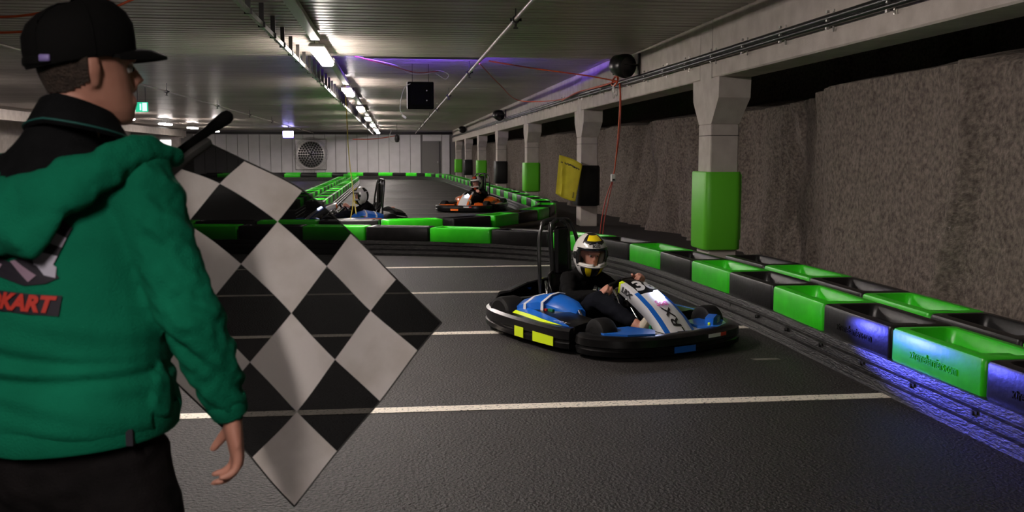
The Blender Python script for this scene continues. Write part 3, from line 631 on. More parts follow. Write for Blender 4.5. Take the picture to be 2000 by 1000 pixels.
    # steering
    SW = V((0.66, 0.03, 0.355)); ax = V((0.80, 0, -0.60)).normalized(); u = V((0, 1, 0)); vv = ax.cross(u)
    rot = Matrix.Rotation(R(14), 3, ax)
    pts = []
    for k in range(24):
        a = 2*math.pi*k/24; r = 0.135 if math.sin(a) > -0.75 else 0.115
        pts.append(SW + rot @ (u*r*math.cos(a) + vv*(-r)*math.sin(a)*0.82))
    mb = MB(); mb.tube(pts, 0.0135, 8, closed=True, ref=ax); sw = mb.build('steering_wheel', K['blk'], t, smooth=50)
    mb = MB()
    for a in (0.1, 2.9, 4.7): mb.tube([SW+ax*0.02, SW + rot @ (u*0.125*math.cos(a)+vv*-0.11*math.sin(a))], (0.012, 0.006), 6)
    mb.box(SW+ax*0.015, (0.05, 0.07, 0.05), ch=0.01); mb.build('spokes', K['steel'], sw)
    mb = MB(); mb.tube([SW, SW+ax*0.10], 0.022, 10); mb.tube([SW+ax*0.10, V((1.0, 0.0, 0.07))], 0.011, 8); mb.build('steering_column', K['steel'], t, smooth=50)
    mb = MB(); mb.box(SW+ax*0.15, (0.06, 0.09, 0.05), ch=0.01); mb.tube([SW+ax*0.15, V((0.86, 0.0, 0.30))], 0.02, 8); mb.build('column_clamp', K['blk'], t, smooth=40)
    mb = MB(); mb.tube([(0.74, -0.085, 0.365), (0.765, -0.08, 0.325)], 0.017, 10); mb.tube([(0.765, -0.08, 0.325), (0.93, -0.085, 0.06)], 0.0075, 8); mb.build('support_rod', K['steel'], t, smooth=50)
    # nose fairing
    mb = MB(); rs = []; N = 28
    for i in range(N+1):
        u_ = i/N; _, n, hw = nas(u_, 0); row = []
        sk = 0.085-0.02*abs(u_-0.4)
        row.append(nas(u_, -hw*0.90)[0]-n*sk+V((0, -0.012, 0)))
        for b in (-1.0, -0.72, -0.35, 0, 0.35, 0.72, 1.0): row.append(nas(u_, b*hw)[0])
        row.append(nas(u_, hw*0.90)[0]-n*sk+V((0, 0.012, 0)))
        rs.append(row)
    mb.rings(rs, closed=False); k = 0
    for i in range(N):
        for j in range(8):
            u_ = (i+0.5)/N
            if j in (0, 7): c = 0
            elif j in (1, 6): c = 3 if u_ < 0.12 else (0 if u_ < 0.36 else 1)
            else: c = 2 if u_ < 0.40 else (0 if u_ < 0.86 else 1)
            if j in (0, 7) and u_ < 0.06: c = 3
            mb.m[k] = c; k += 1
    nf_ = mb.build('nose_fairing', [K['white'], K['blue'], K['blk'], K['yellow']], t, smooth=50); sm_ = nf_.modifiers.new('shell', 'SOLIDIFY'); sm_.thickness = 0.006; sm_.offset = 1
    text_obj('number', '36', 0.16, K['num'], nf_, lambda v: nas(0.27-v.y/0.66, v.x, 0.006)[0], 0.25, 1.15, 0.006)
    text_obj('lettering', 'LRX', 0.095, M['ink'], nf_, lambda v: nas(0.76-v.x/0.66, -v.y-0.01, 0.005)[0], 0.15, 1.1, 0.002)
    text_obj('lettering', 'Sodi', 0.062, K['pink'], nf_, lambda v: nas(0.56-v.y/0.66, v.x-0.01, 0.006)[0], 0.2, 1.0, 0.002)
    def skirt(v):
        u_ = 0.24+v.x/0.66; p, n, hw = nas(u_, -0.90*nas(u_, 0)[2]); e = nas(u_, -nas(u_, 0)[2])[0]; q = p-n*0.075+V((0, -0.012, 0))
        return e.lerp(q, 0.5-v.y/0.075)+V((0, -0.006, 0.002))
    text_obj('lettering', 'LRX', 0.06, M['ink'], nf_, skirt, 0.15, 1.15, 0.002)
    hp, hn, _ = nas(0.46, 0.03, 0.012)
    MB().box(hp, (0.04, 0.095, 0.022), rot=hn.to_track_quat('Z', 'Y').to_matrix(), ch=0.006).build('headlight', K['light'], t)
    ld = bpy.data.lights.new('headlight_beam', 'SPOT'); ld.energy = 330; ld.color = (0.10, 0.11, 1.0); ld.spot_size = R(40); ld.spot_blend = 0.8; ld.shadow_soft_size = 0.03
    lo = bpy.data.objects.new('headlight_beam', ld); COL.objects.link(lo); lo.parent = t; lo.location = hp + hn*0.03 + V((0.03, 0, 0))
    lo.rotation_euler = V((1, -0.06, -0.075)).to_track_quat('-Z', 'Y').to_euler(); lo.scale = (1, 0.34, 1)
    # flat nose panels in front of the pedals
    mb = MB(); mb.prism([(1.07, -0.56), (1.22, -0.58), (1.34, -0.48), (1.41, -0.30), (1.30, -0.20), (1.10, -0.26)], 0.130, 0.168); mb.build('nose_panel', K['blue'], t)
    mb = MB(); mb.prism([(1.20, -0.25), (1.31, -0.19), (1.43, -0.28), (1.455, 0.0), (1.43, 0.28), (1.31, 0.19), (1.20, 0.25), (1.16, 0.0)], 0.105, 0.140); wp = mb.build('pedal_cover', K['white'], t)
    mb = MB(); mb.tube([(1.18, -0.14, 0.141), (1.43, -0.17, 0.141)], [(0.005, 0.003)]*2, 4); mb.build('black_line', M['ink'], wp)
    mb = MB(); mb.prism([(1.07, 0.50), (1.10, 0.26), (1.30, 0.20), (1.41, 0.28), (1.34, 0.44), (1.22, 0.53)], 0.120, 0.158); fp = mb.build('nose_panel', K['blue'], t)
    mb = MB(); mb.prism([(-0.10, 0.0), (0.10, 0.0), (0.085, 0.055), (0.0, 0.075), (-0.09, 0.060)], -0.03, 0.03, 0, lambda p: V((1.28, 0.37, 0.145)) + Matrix.Rotation(R(118), 3, 'Z') @ V((p.x, p.z, p.y))); lp = mb.build('wheel_guard', K['blue'], t)
    text_obj('lettering', 'LR', 0.05, K['num'], lp, lambda v: V((1.28, 0.37, 0.178)) + Matrix.Rotation(R(118), 3, 'Z') @ V((v.x+0.02, -0.034, v.y)), 0.1, 1.1, 0.002)
    mb = MB(); mb.box((1.325, 0.305, 0.165), (0.02, 0.05, 0.02), ch=0.004); mb.build('yellow_label', K['yellow'], lp)
    for s in (-1, 1):
        mb = MB(); mb.tube([(1.17, s*0.11, 0.05), (1.19, s*0.11, 0.15)], 0.008, 6); mb.box((1.185, s*0.11, 0.15), (0.02, 0.07, 0.05), ch=0.004); mb.build('pedal', K['dkgreen'] if s < 0 else K['steel'], t)
    return t

# ------------------------------------------------------------------ people: shared pieces
S = {}
S['skin'] = mat('skin', (0.50, 0.225, 0.16), 0.55, col2=(0.58, 0.275, 0.20), ns=12)
S['eye'] = mat('eye', (0.02, 0.015, 0.012), 0.2)
S['eyew'] = mat('eye_white', (0.55, 0.52, 0.50), 0.3)
S['black'] = mat('black_fabric', (0.0045, 0.0042, 0.0042), 0.9, bump=0.2, bs=200, spec=0.12)
S['navy'] = mat('navy_fabric', (0.005, 0.0055, 0.009), 0.9, spec=0.12)
S['sole'] = mat('cream_rubber', (0.42, 0.36, 0.26), 0.6)
S['shoe'] = mat('pale_canvas', (0.50, 0.45, 0.36), 0.8)
S['hw'] = mat('helmet_white', (0.66, 0.64, 0.60), 0.22, coat=0.5)
S['hk'] = mat('helmet_black', (0.012, 0.012, 0.012), 0.2, coat=0.5)
S['hy'] = mat('helmet_yellow', (0.80, 0.62, 0.01), 0.25, coat=0.5)
S['hr'] = mat('helmet_red', (0.62, 0.06, 0.02), 0.25, coat=0.5)
S['visor'] = mat('clear_visor', (0.03, 0.03, 0.03), 0.06, alpha=0.07)
S['lip'] = mat('lips', (0.42, 0.14, 0.11), 0.5)
HEAD = [(-0.118, 0.022, 0.030, 0.078), (-0.108, 0.036, 0.0, 0.090), (-0.085, 0.052, -0.035, 0.094), (-0.06, 0.061, -0.065, 0.094), (-0.03, 0.068, -0.085, 0.092), (0, 0.072, -0.096, 0.090), (0.03, 0.0765, -0.102, 0.096), (0.06, 0.076, -0.100, 0.092), (0.085, 0.066, -0.088, 0.076), (0.105, 0.046, -0.062, 0.050), (0.117, 0.018, -0.025, 0.018)]
def head(mb, c, yaw, pitch, s):
    X = Matrix.Translation(c) @ Matrix.Rotation(yaw, 4, 'Z') @ Matrix.Rotation(pitch, 4, 'Y')      # x = forward
    rs = []
    for z, wd, b, f in HEAD:
        rs.append([X @ (V(((f+b)/2+(f-b)/2*math.cos(a), wd*math.sin(a), z))*s) for a in [2*math.pi*k/24 for k in range(24)]])
    mb.rings(rs)
    P = lambda *q: X @ (V(q)*s)
    mb.tube([P(0.088, 0, 0.022), P(0.102, 0, 0.0), P(0.112, 0, -0.022), P(0.100, 0, -0.036)], [0.009*s, 0.010*s, 0.015*s, 0.011*s], 10, rnd=True)
    mb.tube([P(0.086, -0.048, 0.026), P(0.098, -0.02, 0.030), P(0.098, 0.02, 0.030), P(0.086, 0.048, 0.026)], 0.009*s, 8, rnd=True)
    for z in (-0.062, -0.072): mb.tube([P(0.088, -0.022, z), P(0.097, 0, z), P(0.088, 0.022, z)], 0.0065*s, 8, rnd=True)
    for e in (-1, 1):
        mb.tube([P(-0.008, e*0.072, -0.028), P(-0.014, e*0.082, 0.0), P(-0.014, e*0.083, 0.022), P(-0.004, e*0.078, 0.030)], [(0.012*s, 0.008*s), (0.020*s, 0.009*s), (0.020*s, 0.009*s), (0.012*s, 0.007*s)], 10, ref=(X.to_3x3() @ V((1, 0, 0))), rnd=True)
    return X
def face_bits(parent, X, s):
    for e in (-1, 1):
        mb = MB(); mb.lathe([(0.0001, -0.011*s), (0.008*s, -0.008*s), (0.011*s, 0), (0.008*s, 0.008*s), (0.0001, 0.011*s)], 12, xf=X @ Matrix.Translation(V((0.0800, e*0.031, 0.006))*s)); ew = mb.build('eye', S['eyew'], parent, smooth=60)
        mb = MB(); mb.lathe([(0.0001, -0.005*s), (0.0062*s, -0.003*s), (0.0062*s, 0.003*s), (0.0001, 0.005*s)], 10, xf=X @ Matrix.Translation(V((0.0893, e*0.030, 0.005))*s) @ Matrix.Rotation(R(90), 4, 'Y')); mb.build('iris', S['eye'], ew, smooth=60)
        mb = MB(); mb.tube([X @ (V((0.092, e*0.014, 0.022))*s), X @ (V((0.096, e*0.032, 0.027))*s), X @ (V((0.085, e*0.05, 0.021))*s)], (0.0035*s, 0.003*s), 6); mb.build('eyebrow', S['eye'], parent)
def hand(mb, wr, dr, pn, th, s, curl=(20, 35, 25), spread=4, tcurl=25):
    """wr wrist, dr towards the fingers, pn palm normal (fingers close that way), th thumb side"""
    dr = V(dr).normalized(); th = (V(th)-dr*V(th).dot(dr)).normalized(); pn0 = dr.cross(th); pn = pn0 if pn0.dot(V(pn)) > 0 else -pn0
    wr = V(wr); mb.tube([wr-dr*0.02*s, wr+dr*0.02*s, wr+dr*0.05*s, wr+dr*0.085*s, wr+dr*0.097*s], [(0.027*s, 0.020*s), (0.032*s, 0.019*s), (0.040*s, 0.017*s), (0.042*s, 0.014*s), (0.038*s, 0.011*s)], 14, ref=th, rnd=True)
    for j, (o, L) in enumerate(((0.030, 0.072), (0.010, 0.080), (-0.010, 0.074), (-0.030, 0.058))):
        p = wr+dr*(0.088-0.005*abs(j-1))*s+th*o*s; d = (dr+th*math.tan(R((1.2-j)*spread))).normalized(); pts = [p-d*0.02*s, p]; an = 0
        for k, q in enumerate((0.45, 0.32, 0.23)):
            an += curl[k]; dd = d*math.cos(R(an))+pn*math.sin(R(an)); p = p+dd*L*q*s; pts.append(p)
        mb.tube(pts, [0.0095*s, 0.0095*s, 0.0088*s, 0.0082*s, 0.0068*s], 10, ref=th, rnd=True)
    p = wr+dr*0.025*s+th*0.026*s; d = (dr*0.62+th*0.72+pn*0.25).normalized(); pts = [p-d*0.012*s, p]; an = 0
    for q, c in ((0.036, 0), (0.030, tcurl), (0.024, tcurl)):
        an += c; dd = (d*math.cos(R(an))+(pn*0.75+dr*0.5-th*0.3).normalized()*math.sin(R(an))).normalized(); p = p+dd*q*s; pts.append(p)
    mb.tube(pts, [0.013*s, 0.0135*s, 0.0115*s, 0.0105*s, 0.0085*s], 10, ref=pn, rnd=True)

def make_driver(label, loc, rz, scale=1.17):
    t = thing('person', label, 'person', loc, rz, None, scale)
    hy, hpit = R(-19), R(8); HC = V((0.345, 0.0, 0.555)); hs = 0.79
    J = dict(shR=V((0.235, -0.118, 0.375)), elR=V((0.385, -0.215, 0.265)), wrR=V((0.585, -0.118, 0.300)), shL=V((0.245, 0.118, 0.385)), elL=V((0.42, 0.205, 0.29)), wrL=V((0.615, 0.175, 0.375)),
             hpR=V((0.19, -0.07, 0.13)), knR=V((0.62, -0.15, 0.27)), anR=V((0.945, -0.085, 0.135)), hpL=V((0.19, 0.07, 0.13)), knL=V((0.64, 0.13, 0.27)), anL=V((0.985, 0.055, 0.135)))
    def torso(mb, g):
        mb.tube([(0.17, 0, 0.09), (0.165, 0, 0.15), (0.165, 0, 0.23), (0.19, 0, 0.31), (0.215, 0, 0.37), (0.245, 0, 0.415)], [(0.125+g, 0.085+g), (0.125+g, 0.09+g), (0.112+g, 0.085+g), (0.125+g, 0.085+g), (0.118+g, 0.07+g), (0.05+g, 0.045+g)], 20, ref=(0, 1, 0), rnd=True)
    def arm(mb, s, g, end=1.0):
        a, b, c = J['sh'+s], J['el'+s], J['wr'+s]; c = b.lerp(c, end)
        mb.tube([a.lerp(V((0.22, 0, 0.37)), 0.5), a, a.lerp(b, 0.5), b, b.lerp(c, 0.5), c], [0.048+g, 0.047+g, 0.040+g, 0.036+g, 0.032+g, 0.026+g*0.8], 14, rnd=True)
    def leg(mb, s, g, end=1.0):
        a, b, c = J['hp'+s], J['kn'+s], J['an'+s]; c = b.lerp(c, end)
        mb.tube([a, a.lerp(b, 0.5), b, b.lerp(c, 0.4), c], [0.082+g, 0.070+g, 0.054+g, 0.050+g, 0.034+g], 14, rnd=True)
    mb = MB(); torso(mb, 0)
    for s in 'RL': arm(mb, s, 0); leg(mb, s, 0)
    for s, y in (('R', -1), ('L', 1)):
        a = J['an'+s]; mb.tube([a, a+V((0.02, 0, -0.02)), a+V((0.06, 0.04, 0.055))], [0.034, 0.032, 0.022], 12, rnd=True)
    mb.tube([(0.25, 0, 0.40), HC+V((-0.02, 0, -0.07))], 0.042, 14, rnd=True)
    X = head(mb, HC, hy, hpit, hs)
    hand(mb, J['wrR'], V((0.10, 0.02, 0.085)), V((0.5, 0.2, -0.4)), V((0.0, 0.55, 0.75)), 0.95, (55, 70, 45), 2, 35)
    hand(mb, J['wrL'], V((0.10, 0.0, 0.06)), V((0.5, -0.2, -0.5)), V((0.0, -0.55, 0.75)), 0.95, (50, 65, 45), 2, 35)
    body = remesh(mb, 0.0055, 3); body.materials.append(S['skin']); bo = link('body', body, t)
    face_bits(bo, X, hs)
    mb = MB(); torso(mb, 0.014)
    for s in 'RL': arm(mb, s, 0.014, 0.84)
    mb.tube([(0.235, 0, 0.39), (0.285, 0, 0.445)], [0.062, 0.056], 14, rnd=True)
    me = remesh(mb, 0.009, 4); displace(me, lambda p, n: 0.006*noise.noise(V((p.x*26, p.y*18, p.z*34))) + 0.003*noise.noise(p*60)); me.materials.append(S['black']); link('sweatshirt', me, t)
    mb = MB()
    for s in 'RL': leg(mb, s, 0.012, 0.86)
    mb.tube([(0.16, 0, 0.11), (0.21, 0, 0.14)], [(0.135, 0.085), (0.13, 0.08)], 16, ref=(0, 1, 0), rnd=True)
    me = remesh(mb, 0.009, 3); displace(me, lambda p, n: 0.006*noise.noise(V((p.x*22, p.y*22, p.z*22)))); me.materials.append(S['navy']); link('trousers', me, t)
    for s, y in (('R', -1), ('L', 1)):
        a = J['an'+s]; d = V((0.42, 0.38, 0.72)).normalized(); nn = V((0.80, -0.05, -0.45)); nn = (nn-d*nn.dot(d)).normalized()
        h0 = a+V((0.015, 0, -0.04))
        mb = MB(); mb.tube([h0-d*0.018, h0+d*0.035, h0+d*0.09, h0+d*0.14, h0+d*0.17], [(0.034, 0.036), (0.037, 0.040), (0.042, 0.036), (0.041, 0.027), (0.031, 0.019)], 14, ref=d.cross(nn), rnd=True)
        so = mb.build('shoe', S['shoe'], t, smooth=60)
        mb = MB(); q = nn*0.031; mb.tube([h0-d*0.024+q, h0+d*0.035+q*1.15, h0+d*0.10+q*1.05, h0+d*0.15+q*0.9, h0+d*0.18+q*0.6], [(0.036, 0.012), (0.039, 0.012), (0.048, 0.012), (0.046, 0.012), (0.031, 0.012)], 14, ref=d.cross(nn), rnd=True); mb.build('sole', S['sole'], so, smooth=60)
        mb = MB(); sd = d.cross(nn)
        for k in range(5):
            p = h0+d*(0.035+0.020*k)-nn*(0.041-0.0035*k); mb.tube([p-sd*0.018+nn*0.008, p-nn*0.003, p+sd*0.018+nn*0.008], 0.003, 5)
        for e in (-1, 1): mb.tube([h0+d*0.03-nn*0.036, h0+d*0.015-nn*0.05+sd*e*0.02, h0+d*0.04-nn*0.05+sd*e*0.03], 0.0025, 5)
        mb.build('laces', S['eyew'], so)
    # helmet
    X = Matrix.Translation(HC+V((-0.008, 0, 0.0))) @ Matrix.Rotation(hy, 4, 'Z') @ Matrix.Rotation(hpit, 4, 'Y')
    def hpnt(th, ph, k=1.0):
        c, s_ = math.cos(ph), math.sin(ph); f = 0.148+(0.018 if ph < -0.2 else 0)*max(0, math.cos(th))**2
        rx = f if abs(th) < 1.57 else 0.142
        q = V((rx*c*math.cos(th), 0.122*c*math.sin(th), (0.160 if s_ > 0 else 0.170)*s_))
        if ph < 0 and abs(th) > 1.57: q.z *= 0.9
        return X @ (q*k*0.98)
    NT, NP = 60, 34; mb = MB(); P0, P1 = R(-66), R(88)
    rs = [[hpnt(-math.pi+2*math.pi*i/NT, P0+(P1-P0)*j/NP) for i in range(NT)] for j in range(NP+1)]
    port = lambda th, ph: abs(th) < R(66) and R(-19)+abs(th)*0.06 < ph < R(22)-abs(th)**2*0.05
    keepv = [p for r in rs for p in r]; F = []; Mi = []
    for j in range(NP):
        for i in range(NT):
            th = -math.pi+2*math.pi*(i+0.5)/NT; ph = P0+(P1-P0)*(j+0.5)/NP
            if port(th, ph): continue
            a, d, e = abs(math.degrees(th)), math.degrees(ph), 0
            if a < 78 and -23 < d < 26: e = 1 if d > -18 or a > 64 else 0
            elif d >= 26:
                e = 0
                if d > 40 and (a < 62 or d > 74): e = 1
                if 46 < d < 72 and a < 42: e = 2
                if a > 118: e = 1 if d < 60 else 0
            else:
                if a < 17: e = 1
                elif a < 40: e = 2
                elif a < 62: e = 1
                else: e = 0
            if a > 140 and d < 20: e = 1
            F.append((j*NT+i, j*NT+(i+1) % NT, (j+1)*NT+(i+1) % NT, (j+1)*NT+i)); Mi.append(e)
    mb.v = [tuple(p) for p in keepv]; mb.f = F; mb.m = Mi
    mb.f.append(tuple(NP*NT+i for i in range(NT))); mb.m.append(1)
    he = mb.build('helmet', [S['hw'], S['hk'], S['hy']], t, smooth=60); sd = he.modifiers.new('shell', 'SOLIDIFY'); sd.thickness = 0.02; sd.offset = -1
    mb = MB(); rs = [[hpnt(R(-72+144*i/24), R(-21+46*j/8), 1.022) for i in range(25)] for j in range(9)]; mb.rings(rs, closed=False); mb.build('visor', S['visor'], he, smooth=60)
    for z in (-21.5, 25):
        mb = MB(); mb.tube([hpnt(R(-72+144*i/24), R(z-2*abs(i/12-1)**2*(1 if z > 0 else -0.6)), 1.018) for i in range(25)], 0.004, 6); mb.build('visor_rim', S['hw'] if z < 0 else S['hk'], he, smooth=60)
    for e in (-1, 1):
        mb = MB(); mb.lathe([(0.001, -0.006), (0.028, -0.006), (0.026, 0.006), (0.001, 0.008)], 14, xf=Matrix.Translation(hpnt(R(80*e), R(2), 1.01)) @ (hpnt(R(80*e), R(2))-HC).to_track_quat('Z', 'Y').to_matrix().to_4x4()); mb.build('visor_pivot', S['hk'], he, smooth=40)
    text_obj('lettering', 'BOXS', 0.034, M['ink'], he, lambda v: hpnt(v.x/0.145, R(32)+v.y/0.16, 1.012), 0, 0.95, 0.0015)
    mb = MB(); mb.tube([hpnt(R(-30+60*i/10), R(38+4*math.cos(R(-90+180*i/10))), 1.025) for i in range(11)], (0.010, 0.006), 6); mb.build('top_vent', S['hk'], he, smooth=50)
    return t

RZ = R(-62); KP = (1.405, 8.30, 0)
kart1 = make_kart('blue, white and yellow go-kart numbered 36 coming out of the turn', KP, RZ, 1.09)
drv1 = make_driver('child in black clothes and a white, black and yellow helmet driving the blue kart', KP, RZ, 1.16)
SK = ('number', 'lettering')
def clone(src, label, loc, rz, mm, skip=()):
    c = copy_tree(src, None, mm, skip); c['label'] = label; c.location = loc; c.rotation_euler = (0, 0, rz); c.scale = (1.17,)*3; return c
L2 = (-0.34, 20.4, 0); R2 = R(202)
clone(kart1, 'dark kart with blue and orange side panel behind the yellow rope', L2, R2, {K['yellow']: K['orange']}, SK)
d2 = clone(drv1, 'driver in dark clothes and a white and yellow helmet behind the yellow rope', L2, R2, {}, ('lettering',))
L3 = (2.34, 26.9, 0); R3 = R(246)
clone(kart1, 'orange and white go-kart near the column barrier', L3, R3, {K['blue']: K['orange'], K['yellow']: K['white']}, SK + ('headlight_beam',))
S['suit'] = mat('grey_orange_suit', (0.42, 0.13, 0.06), 0.8, col2=(0.30, 0.28, 0.28), ns=5, lo=0.48, hi=0.52)
d3 = clone(drv1, 'driver in dark clothes and a white and red helmet in the orange kart', L3, R3, {S['hy']: S['hr']}, ('lettering',)); d3.scale = (1.30,)*3

# ------------------------------------------------------------------ marshal in the foreground
G = {}
G['green'] = mat('green_fleece', (0.003, 0.135, 0.070), 0.9, col2=(0.005, 0.18, 0.095), ns=5, bump=0.35, bs=260, spec=0.12)
G['black'] = mat('black_knit', (0.0042, 0.0044, 0.005), 0.9, col2=(0.007, 0.0072, 0.008), ns=30, bump=0.3, bs=300, spec=0.12)
G['trous'] = mat('charcoal_trousers', (0.006, 0.0052, 0.0055), 0.9, col2=(0.011, 0.009, 0.0095), ns=12, bump=0.3, bs=200, spec=0.12)
G['teal'] = mat('teal_piping', (0.01, 0.10, 0.085), 0.7)
G['cap'] = mat('black_cap', (0.0035, 0.0032, 0.0032), 0.85, bump=0.2, bs=300, spec=0.15)
G['hair'] = mat('short_brown_hair', (0.035, 0.022, 0.016), 0.7, col2=(0.07, 0.045, 0.032), ns=60, bump=0.8, bs=220)
G['tag'] = mat('lilac_reflection', (0.26, 0.20, 0.50), 0.5)  # light reflecting off the cap's strap clip, put into the colour
G['red'] = mat('red_print', (0.50, 0.035, 0.022), 0.7)
G['pw'] = mat('white_print_cloth', (0.45, 0.43, 0.52), 0.7)
G['pp'] = mat('mauve_print', (0.30, 0.20, 0.27), 0.7)
G['pd'] = mat('dark_print', (0.013, 0.010, 0.018), 0.7)
YAW = R(20); FD = V((math.sin(YAW), math.cos(YAW), 0)); RD = V((math.cos(YAW), -math.sin(YAW), 0)); MC = V((-0.725, 2.25, 0))
def T(lx, ly, z): return MC + RD*lx + FD*ly + V((0, 0, z))
man = thing('person', 'man in a green hooded top and black cap waving a checkered flag, seen from behind', 'person', MC)
INV = Matrix.Translation(-MC)
def pm(name, me, mats, parent=man):
    me.transform(INV)
    for m in (mats if isinstance(mats, list) else [mats]): me.materials.append(m)
    return link(name, me, parent)
def pb(mb, name, mats, parent=man, smooth=50):
    mb.v = [tuple(V(p)-MC) for p in mb.v]; return mb.build(name, mats, parent, smooth=smooth)
shR, elR, wrR = T(0.195, 0.0, 1.385), V((-0.440, 2.150, 1.110)), V((-0.372, 2.215, 0.875))
shL, elL, wrL = T(-0.195, 0.0, 1.385), V((-1.02, 2.44, 1.13)), V((-0.905, 2.60, 1.125))
HC = V((-0.675, 2.30, 1.632)); HY, HP = R(33), R(-5)
def rings_t(mb, rows): mb.tube([T(0, ly, z) for z, a, b, ly in rows], [(a, b) for z, a, b, ly in rows], 28, ref=RD, rnd=True)
BODY = [(0.80, 0.165, 0.125, 0), (0.90, 0.195, 0.145, 0), (1.02, 0.190, 0.14, 0), (1.15, 0.185, 0.135, 0), (1.28, 0.190, 0.13, 0), (1.37, 0.165, 0.11, 0), (1.43, 0.115, 0.08, 0), (1.47, 0.07, 0.07, 0.01)]
mb = MB(); rings_t(mb, BODY)
mb.tube([T(0, 0.01, 1.42), T(0.005, 0.03, 1.50), HC + V((-0.02, -0.01, -0.06))], [0.075, 0.060, 0.058], 18, rnd=True)
def limb(mb, P, rr, n=16): mb.tube(P, rr, n, rnd=True)
for s, (a, b, c) in (('R', (shR, elR, wrR)), ('L', (shL, elL, wrL))):
    limb(mb, [a.lerp(T(0, 0, 1.39), 0.5), a, a.lerp(b, 0.5), b, b.lerp(c, 0.45), c], [0.062, 0.060, 0.050, 0.043, 0.040, 0.028])
for s in (-1, 1):
    limb(mb, [T(s*0.10, 0, 0.88), T(s*0.115, 0.01, 0.66), T(s*0.115, 0.015, 0.48), T(s*0.115, 0.0, 0.34), T(s*0.115, -0.02, 0.10)], [0.105, 0.085, 0.062, 0.060, 0.042])
    limb(mb, [T(s*0.115, -0.04, 0.05), T(s*0.12, 0.06, 0.045), T(s*0.125, 0.16, 0.035)], [0.038, 0.040, 0.028])
HX = head(mb, HC, HY, HP, 1.0)
hand(mb, wrR - V((0, 0, 0.0)), V((0.10, 0.06, -1)), V((-1, -0.25, 0)), V((-0.25, 0.9, 0.1)), 1.14, (18, 42, 30), 3, 22)
PT, PE = V((-0.470, 2.72, 1.536)), V((-0.868, 2.502, 1.205))       # pole tip, pole end
pd_ = (PT-PE).normalized(); hold = PE + pd_*0.05
hand(mb, wrL, (hold - wrL) + V((0, 0.02, 0.01)), V((0.6, -0.8, -0.2)), pd_, 1.0, (55, 75, 45), 1, 35)
bm = remesh(mb, 0.0058, 3)
hinv = HX.inverted()
def hc(c): q = hinv @ c; return q
hair = sub_mesh(bm, 'hair', lambda c: (lambda q: q.length < 0.16 and -0.040 + 0.5*max(0, q.x+0.06) < q.z < 0.05 and q.x < -0.022)(hc(c)), G['hair'], 0.0045)
hair.transform(INV)
bo = pm('body', bm, S['skin']); link('hair', hair, man)
mbX = INV @ HX; face_bits(bo, mbX, 1.0)

# hooded top
HOOD = [(0.862, 0.236, 0.178, 0), (0.885, 0.248, 0.188, 0), (0.95, 0.243, 0.182, 0), (1.05, 0.230, 0.172, 0), (1.17, 0.222, 0.162, 0), (1.28, 0.218, 0.152, 0), (1.36, 0.192, 0.132, 0), (1.42, 0.150, 0.11, 0), (1.46, 0.10, 0.09, 0)]
mb = MB(); rings_t(mb, HOOD)
for a, b, c in ((shR, elR, wrR), (shL, elL, wrL)):
    limb(mb, [a.lerp(T(0, 0, 1.36), 0.45), a, a.lerp(b, 0.5), b, b.lerp(c, 0.5), b.lerp(c, 0.93)], [0.085, 0.083, 0.074, 0.066, 0.057, 0.040], 20)
hm = remesh(mb, 0.009, 5)
def wrinkle(p, n):
    q = p - MC; lx = q.dot(RD); sleeve = abs(lx) > 0.235 or p.y > 2.48
    d = 0.010*noise.noise(V((p.x*7, p.y*7, p.z*7)))
    if sleeve: d += 0.016*noise.noise(V((p.x*9, p.y*9, p.z*30+p.x*24))) + 0.005*noise.noise(p*45)
    else:
        lo = max(0, min(1, (1.18-p.z)/0.16)); d += lo*0.013*noise.noise(V((lx*3.2, 1.7, p.z*24+lx*5))) + (1-lo)*0.009*noise.noise(V((lx*14, 3.3, p.z*7)))
        d += 0.014*lo*math.exp(-((p.z-0.985-0.12*lx*lx)/0.014)**2)*-1 - 0.010*math.exp(-((p.z-1.035+0.10*lx)/0.012)**2) + 0.008*math.exp(-((p.z-1.008)/0.012)**2)
    return d
displace(hm, wrinkle)
zl = lambda c: 1.385 + 0.14*(min(0.2, abs((c-MC).dot(RD)))/0.2)**1.4
keep = sub_mesh(hm, 'hooded_top', lambda c: (c.z < zl(c) or abs((c-MC).dot(RD)) > 0.205) and (c.z > 0.856 or (c-MC).dot(RD) > 0.275), G['green'])
keep.materials.clear(); bvh = BVHTree.FromPolygons([v.co.copy() for v in hm.vertices], [tuple(p.vertices) for p in hm.polygons])
top = pm('hooded_top', keep, G['green'])
mb = MB(); rs = []
for z, g in ((0.838, -0.01), (0.845, 0.012), (0.885, 0.022), (0.897, 0.015)):
    rs.append([T(0.242*math.cos(a)*(1+g), 0.184*math.sin(a)*(1+g), z + 0.010*math.sin(a) + 0.014*max(0, math.cos(a))) for a in [2*math.pi*k/40 for k in range(40)]])
mb.rings(rs, cap=False); pb(mb, 'hem_band', G['green'], top)
mb = MB(); mb.box(T(0.212, -0.095, 0.865), (0.014, 0.012, 0.035)); pb(mb, 'hem_tag', G['pd'], top)
for b, c, nm in ((elR, wrR, 'R'), (elL, wrL, 'L')):
    mb = MB(); mb.tube([b.lerp(c, f) for f in (0.84, 0.86, 0.92, 0.98, 1.0)], [0.044, 0.046, 0.043, 0.041, 0.038], 20); pb(mb, 'cuff', G['green'], top)
